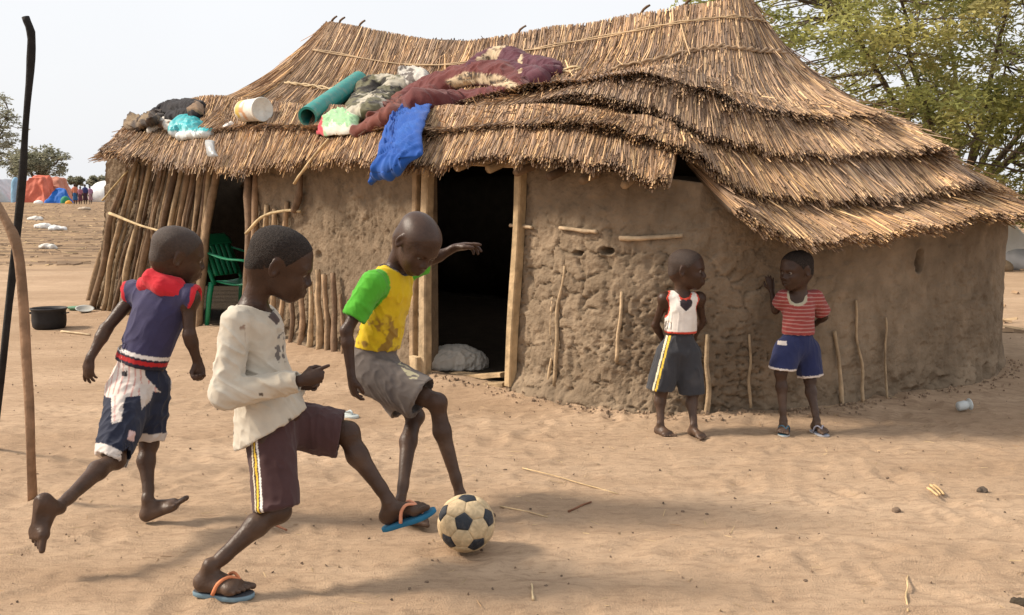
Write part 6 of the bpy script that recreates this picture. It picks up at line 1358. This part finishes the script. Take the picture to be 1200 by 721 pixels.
# scraps lying about the field
for q, (x, y, s, c, lab) in enumerate([(52, 268, .28, (.72, .70, .66), "large white plastic scrap in the littered field"), (66, 270, .24, (.70, .68, .65), "white plastic scrap touching the larger one in the field"), (40, 258, .25, (.66, .62, .56), "small off-white scrap beyond the two white scraps in the field"), (55, 297, .16, (.6, .56, .5), "tiny pale scrap at the near edge of the littered field"), (98, 247, .3, (.45, .36, .27), "brown paper scrap far off in the littered field")]):
    p0 = gnd(x, y); Yq = p0[1]
    for _ in range(6): zz = gz1(at(x, y, Yq)[0], Yq); rr_ = ray(x, y); Yq = (CAMH - zz) / -rr_[2] * rr_[1]
    b = A(at(x, y, Yq)[0], Yq, gz1(at(x, y, Yq)[0], Yq)); V, Fq = surface([ell(b + A(0, 0, s * .18), (s, s * .7, s * .32), None, .01), ell(b + A(s * .7, 0, s * .12), (s * .6, s * .5, s * .25), None, .1)], s / 9)
    V = V + vnormals(V, Fq) * (s * .25 * fbm(V * 2.2 / s, 40 + q, 3))[:, None]; o = link("plastic_scrap", mkmesh("plastic_scrap", V - b, Fq, np.tile(A(*c), (len(V), 1))), M_TARP); o.location = Vector(b)
    tag(o, lab, "scrap", "plastic scraps in the field")

# ------------------------------------------------------------------ loose chaff and grit nobody could count
def scatter(name, label, n, fx, fy, ln, wd, pal, seed, thick=.5, yaw=None):
    g = np.random.default_rng(seed); x = fx(g, n); y = fy(g, n); ok = np.ones(n, bool)
    d = in_ring_dist(x, y); cx, cy = RING.mean(0)
    from_in = np.zeros(n, bool); R = RING[::8]; m = len(R)
    for i in range(m):
        x1, y1 = R[i]; x2, y2 = R[(i + 1) % m]; c = ((y1 > y) != (y2 > y)) & (x < (x2 - x1) * (y - y1) / (y2 - y1 + 1e-12) + x1); from_in ^= c
    ok = ~from_in; x, y = x[ok], y[ok]; n = len(x); z = gz(x, y)
    a = g.random(n) * 6.283 if yaw is None else g.normal(yaw, .7, n); L = ln * g.uniform(.4, 1.3, n); Wd = wd * g.uniform(.5, 1.4, n); t = g.normal(0, .12, n)
    f = np.stack([np.cos(a) * np.cos(t), np.sin(a) * np.cos(t), np.sin(t)], -1); r_ = np.stack([-np.sin(a), np.cos(a), 0 * a], -1); u = np.stack([0 * a, 0 * a, 1 + 0 * a], -1)
    c0 = np.stack([x, y, z + Wd * thick * .35], -1); V = np.stack([c0 - f * L[:, None] / 2 + r_ * Wd[:, None] * .5, c0 - f * L[:, None] / 2 - r_ * Wd[:, None] * .5, c0 - f * L[:, None] / 2 + u * Wd[:, None] * thick, c0 + f * L[:, None] / 2 + r_ * Wd[:, None] * .4, c0 + f * L[:, None] / 2 - r_ * Wd[:, None] * .4, c0 + f * L[:, None] / 2 + u * Wd[:, None] * thick], 1)
    b = np.arange(n)[:, None] * 6; Q = np.concatenate([b + A(0, 3, 5, 2).astype(int), b + A(2, 5, 4, 1).astype(int), b + A(1, 4, 3, 0).astype(int)]); T = np.concatenate([b + A(0, 2, 1).astype(int), b + A(3, 4, 5).astype(int)])
    pal = np.asarray(pal, float); c = pal[g.integers(0, len(pal), n)] * g.uniform(.7, 1.2, n)[:, None]
    o = link(name, mkmesh(name, V.reshape(-1, 3), [Q, T], np.repeat(c, 6, 0), flat=True), M_LITTER); return tag(o, label, "litter", kind="stuff")
U = lambda a, b: (lambda g, n: g.uniform(a, b, n))
scatter("straw_litter", "scattered bits of straw on the sand", 900, U(-3.5, 5), lambda g, n: 2.7 + 5 * g.random(n) ** 1.2, .05, .003, [(.55, .40, .22), (.45, .32, .18), (.35, .22, .12)], 1)
scatter("grit", "scattered grit and crumbs of earth on the sand", 1700, U(-4.5, 5), lambda g, n: 2.6 + 8 * g.random(n) ** 1.3, .008, .007, [(.22, .15, .10), (.14, .10, .07), (.40, .29, .18)], 2, thick=.8)
scatter("wall_crumbs", "crumbs of fallen mud along the foot of the wall", 380, lambda g, n: (lambda i, d: RING[i, 0] + RN[i, 0] * d)(np.random.default_rng(31).integers(200, 560, n), .05 + np.abs(np.random.default_rng(32).normal(0, .09, n))), lambda g, n: (lambda i, d: RING[i, 1] + RN[i, 1] * d)(np.random.default_rng(31).integers(200, 560, n), .05 + np.abs(np.random.default_rng(32).normal(0, .06, n))), .016, .013, [(.30, .21, .14), (.24, .165, .11)], 3, thick=.8)
scatter("field_chaff", "trampled chaff and rubbish across the far field", 6000, U(-34, -3), lambda g, n: 18 + 55 * g.random(n) ** 1.8, .15, .03, [(.30, .2, .12), (.14, .095, .065), (.42, .30, .18), (.20, .13, .08), (.5, .36, .2)], 4, thick=.5, yaw=0)
scatter("field_chaff", "sparse chaff on the ground past the hut's right end", 1200, U(4, 22), lambda g, n: 9 + 30 * g.random(n) ** 1.5, .2, .05, [(.30, .2, .12), (.14, .095, .065), (.42, .30, .18)], 5, thick=.5, yaw=0)
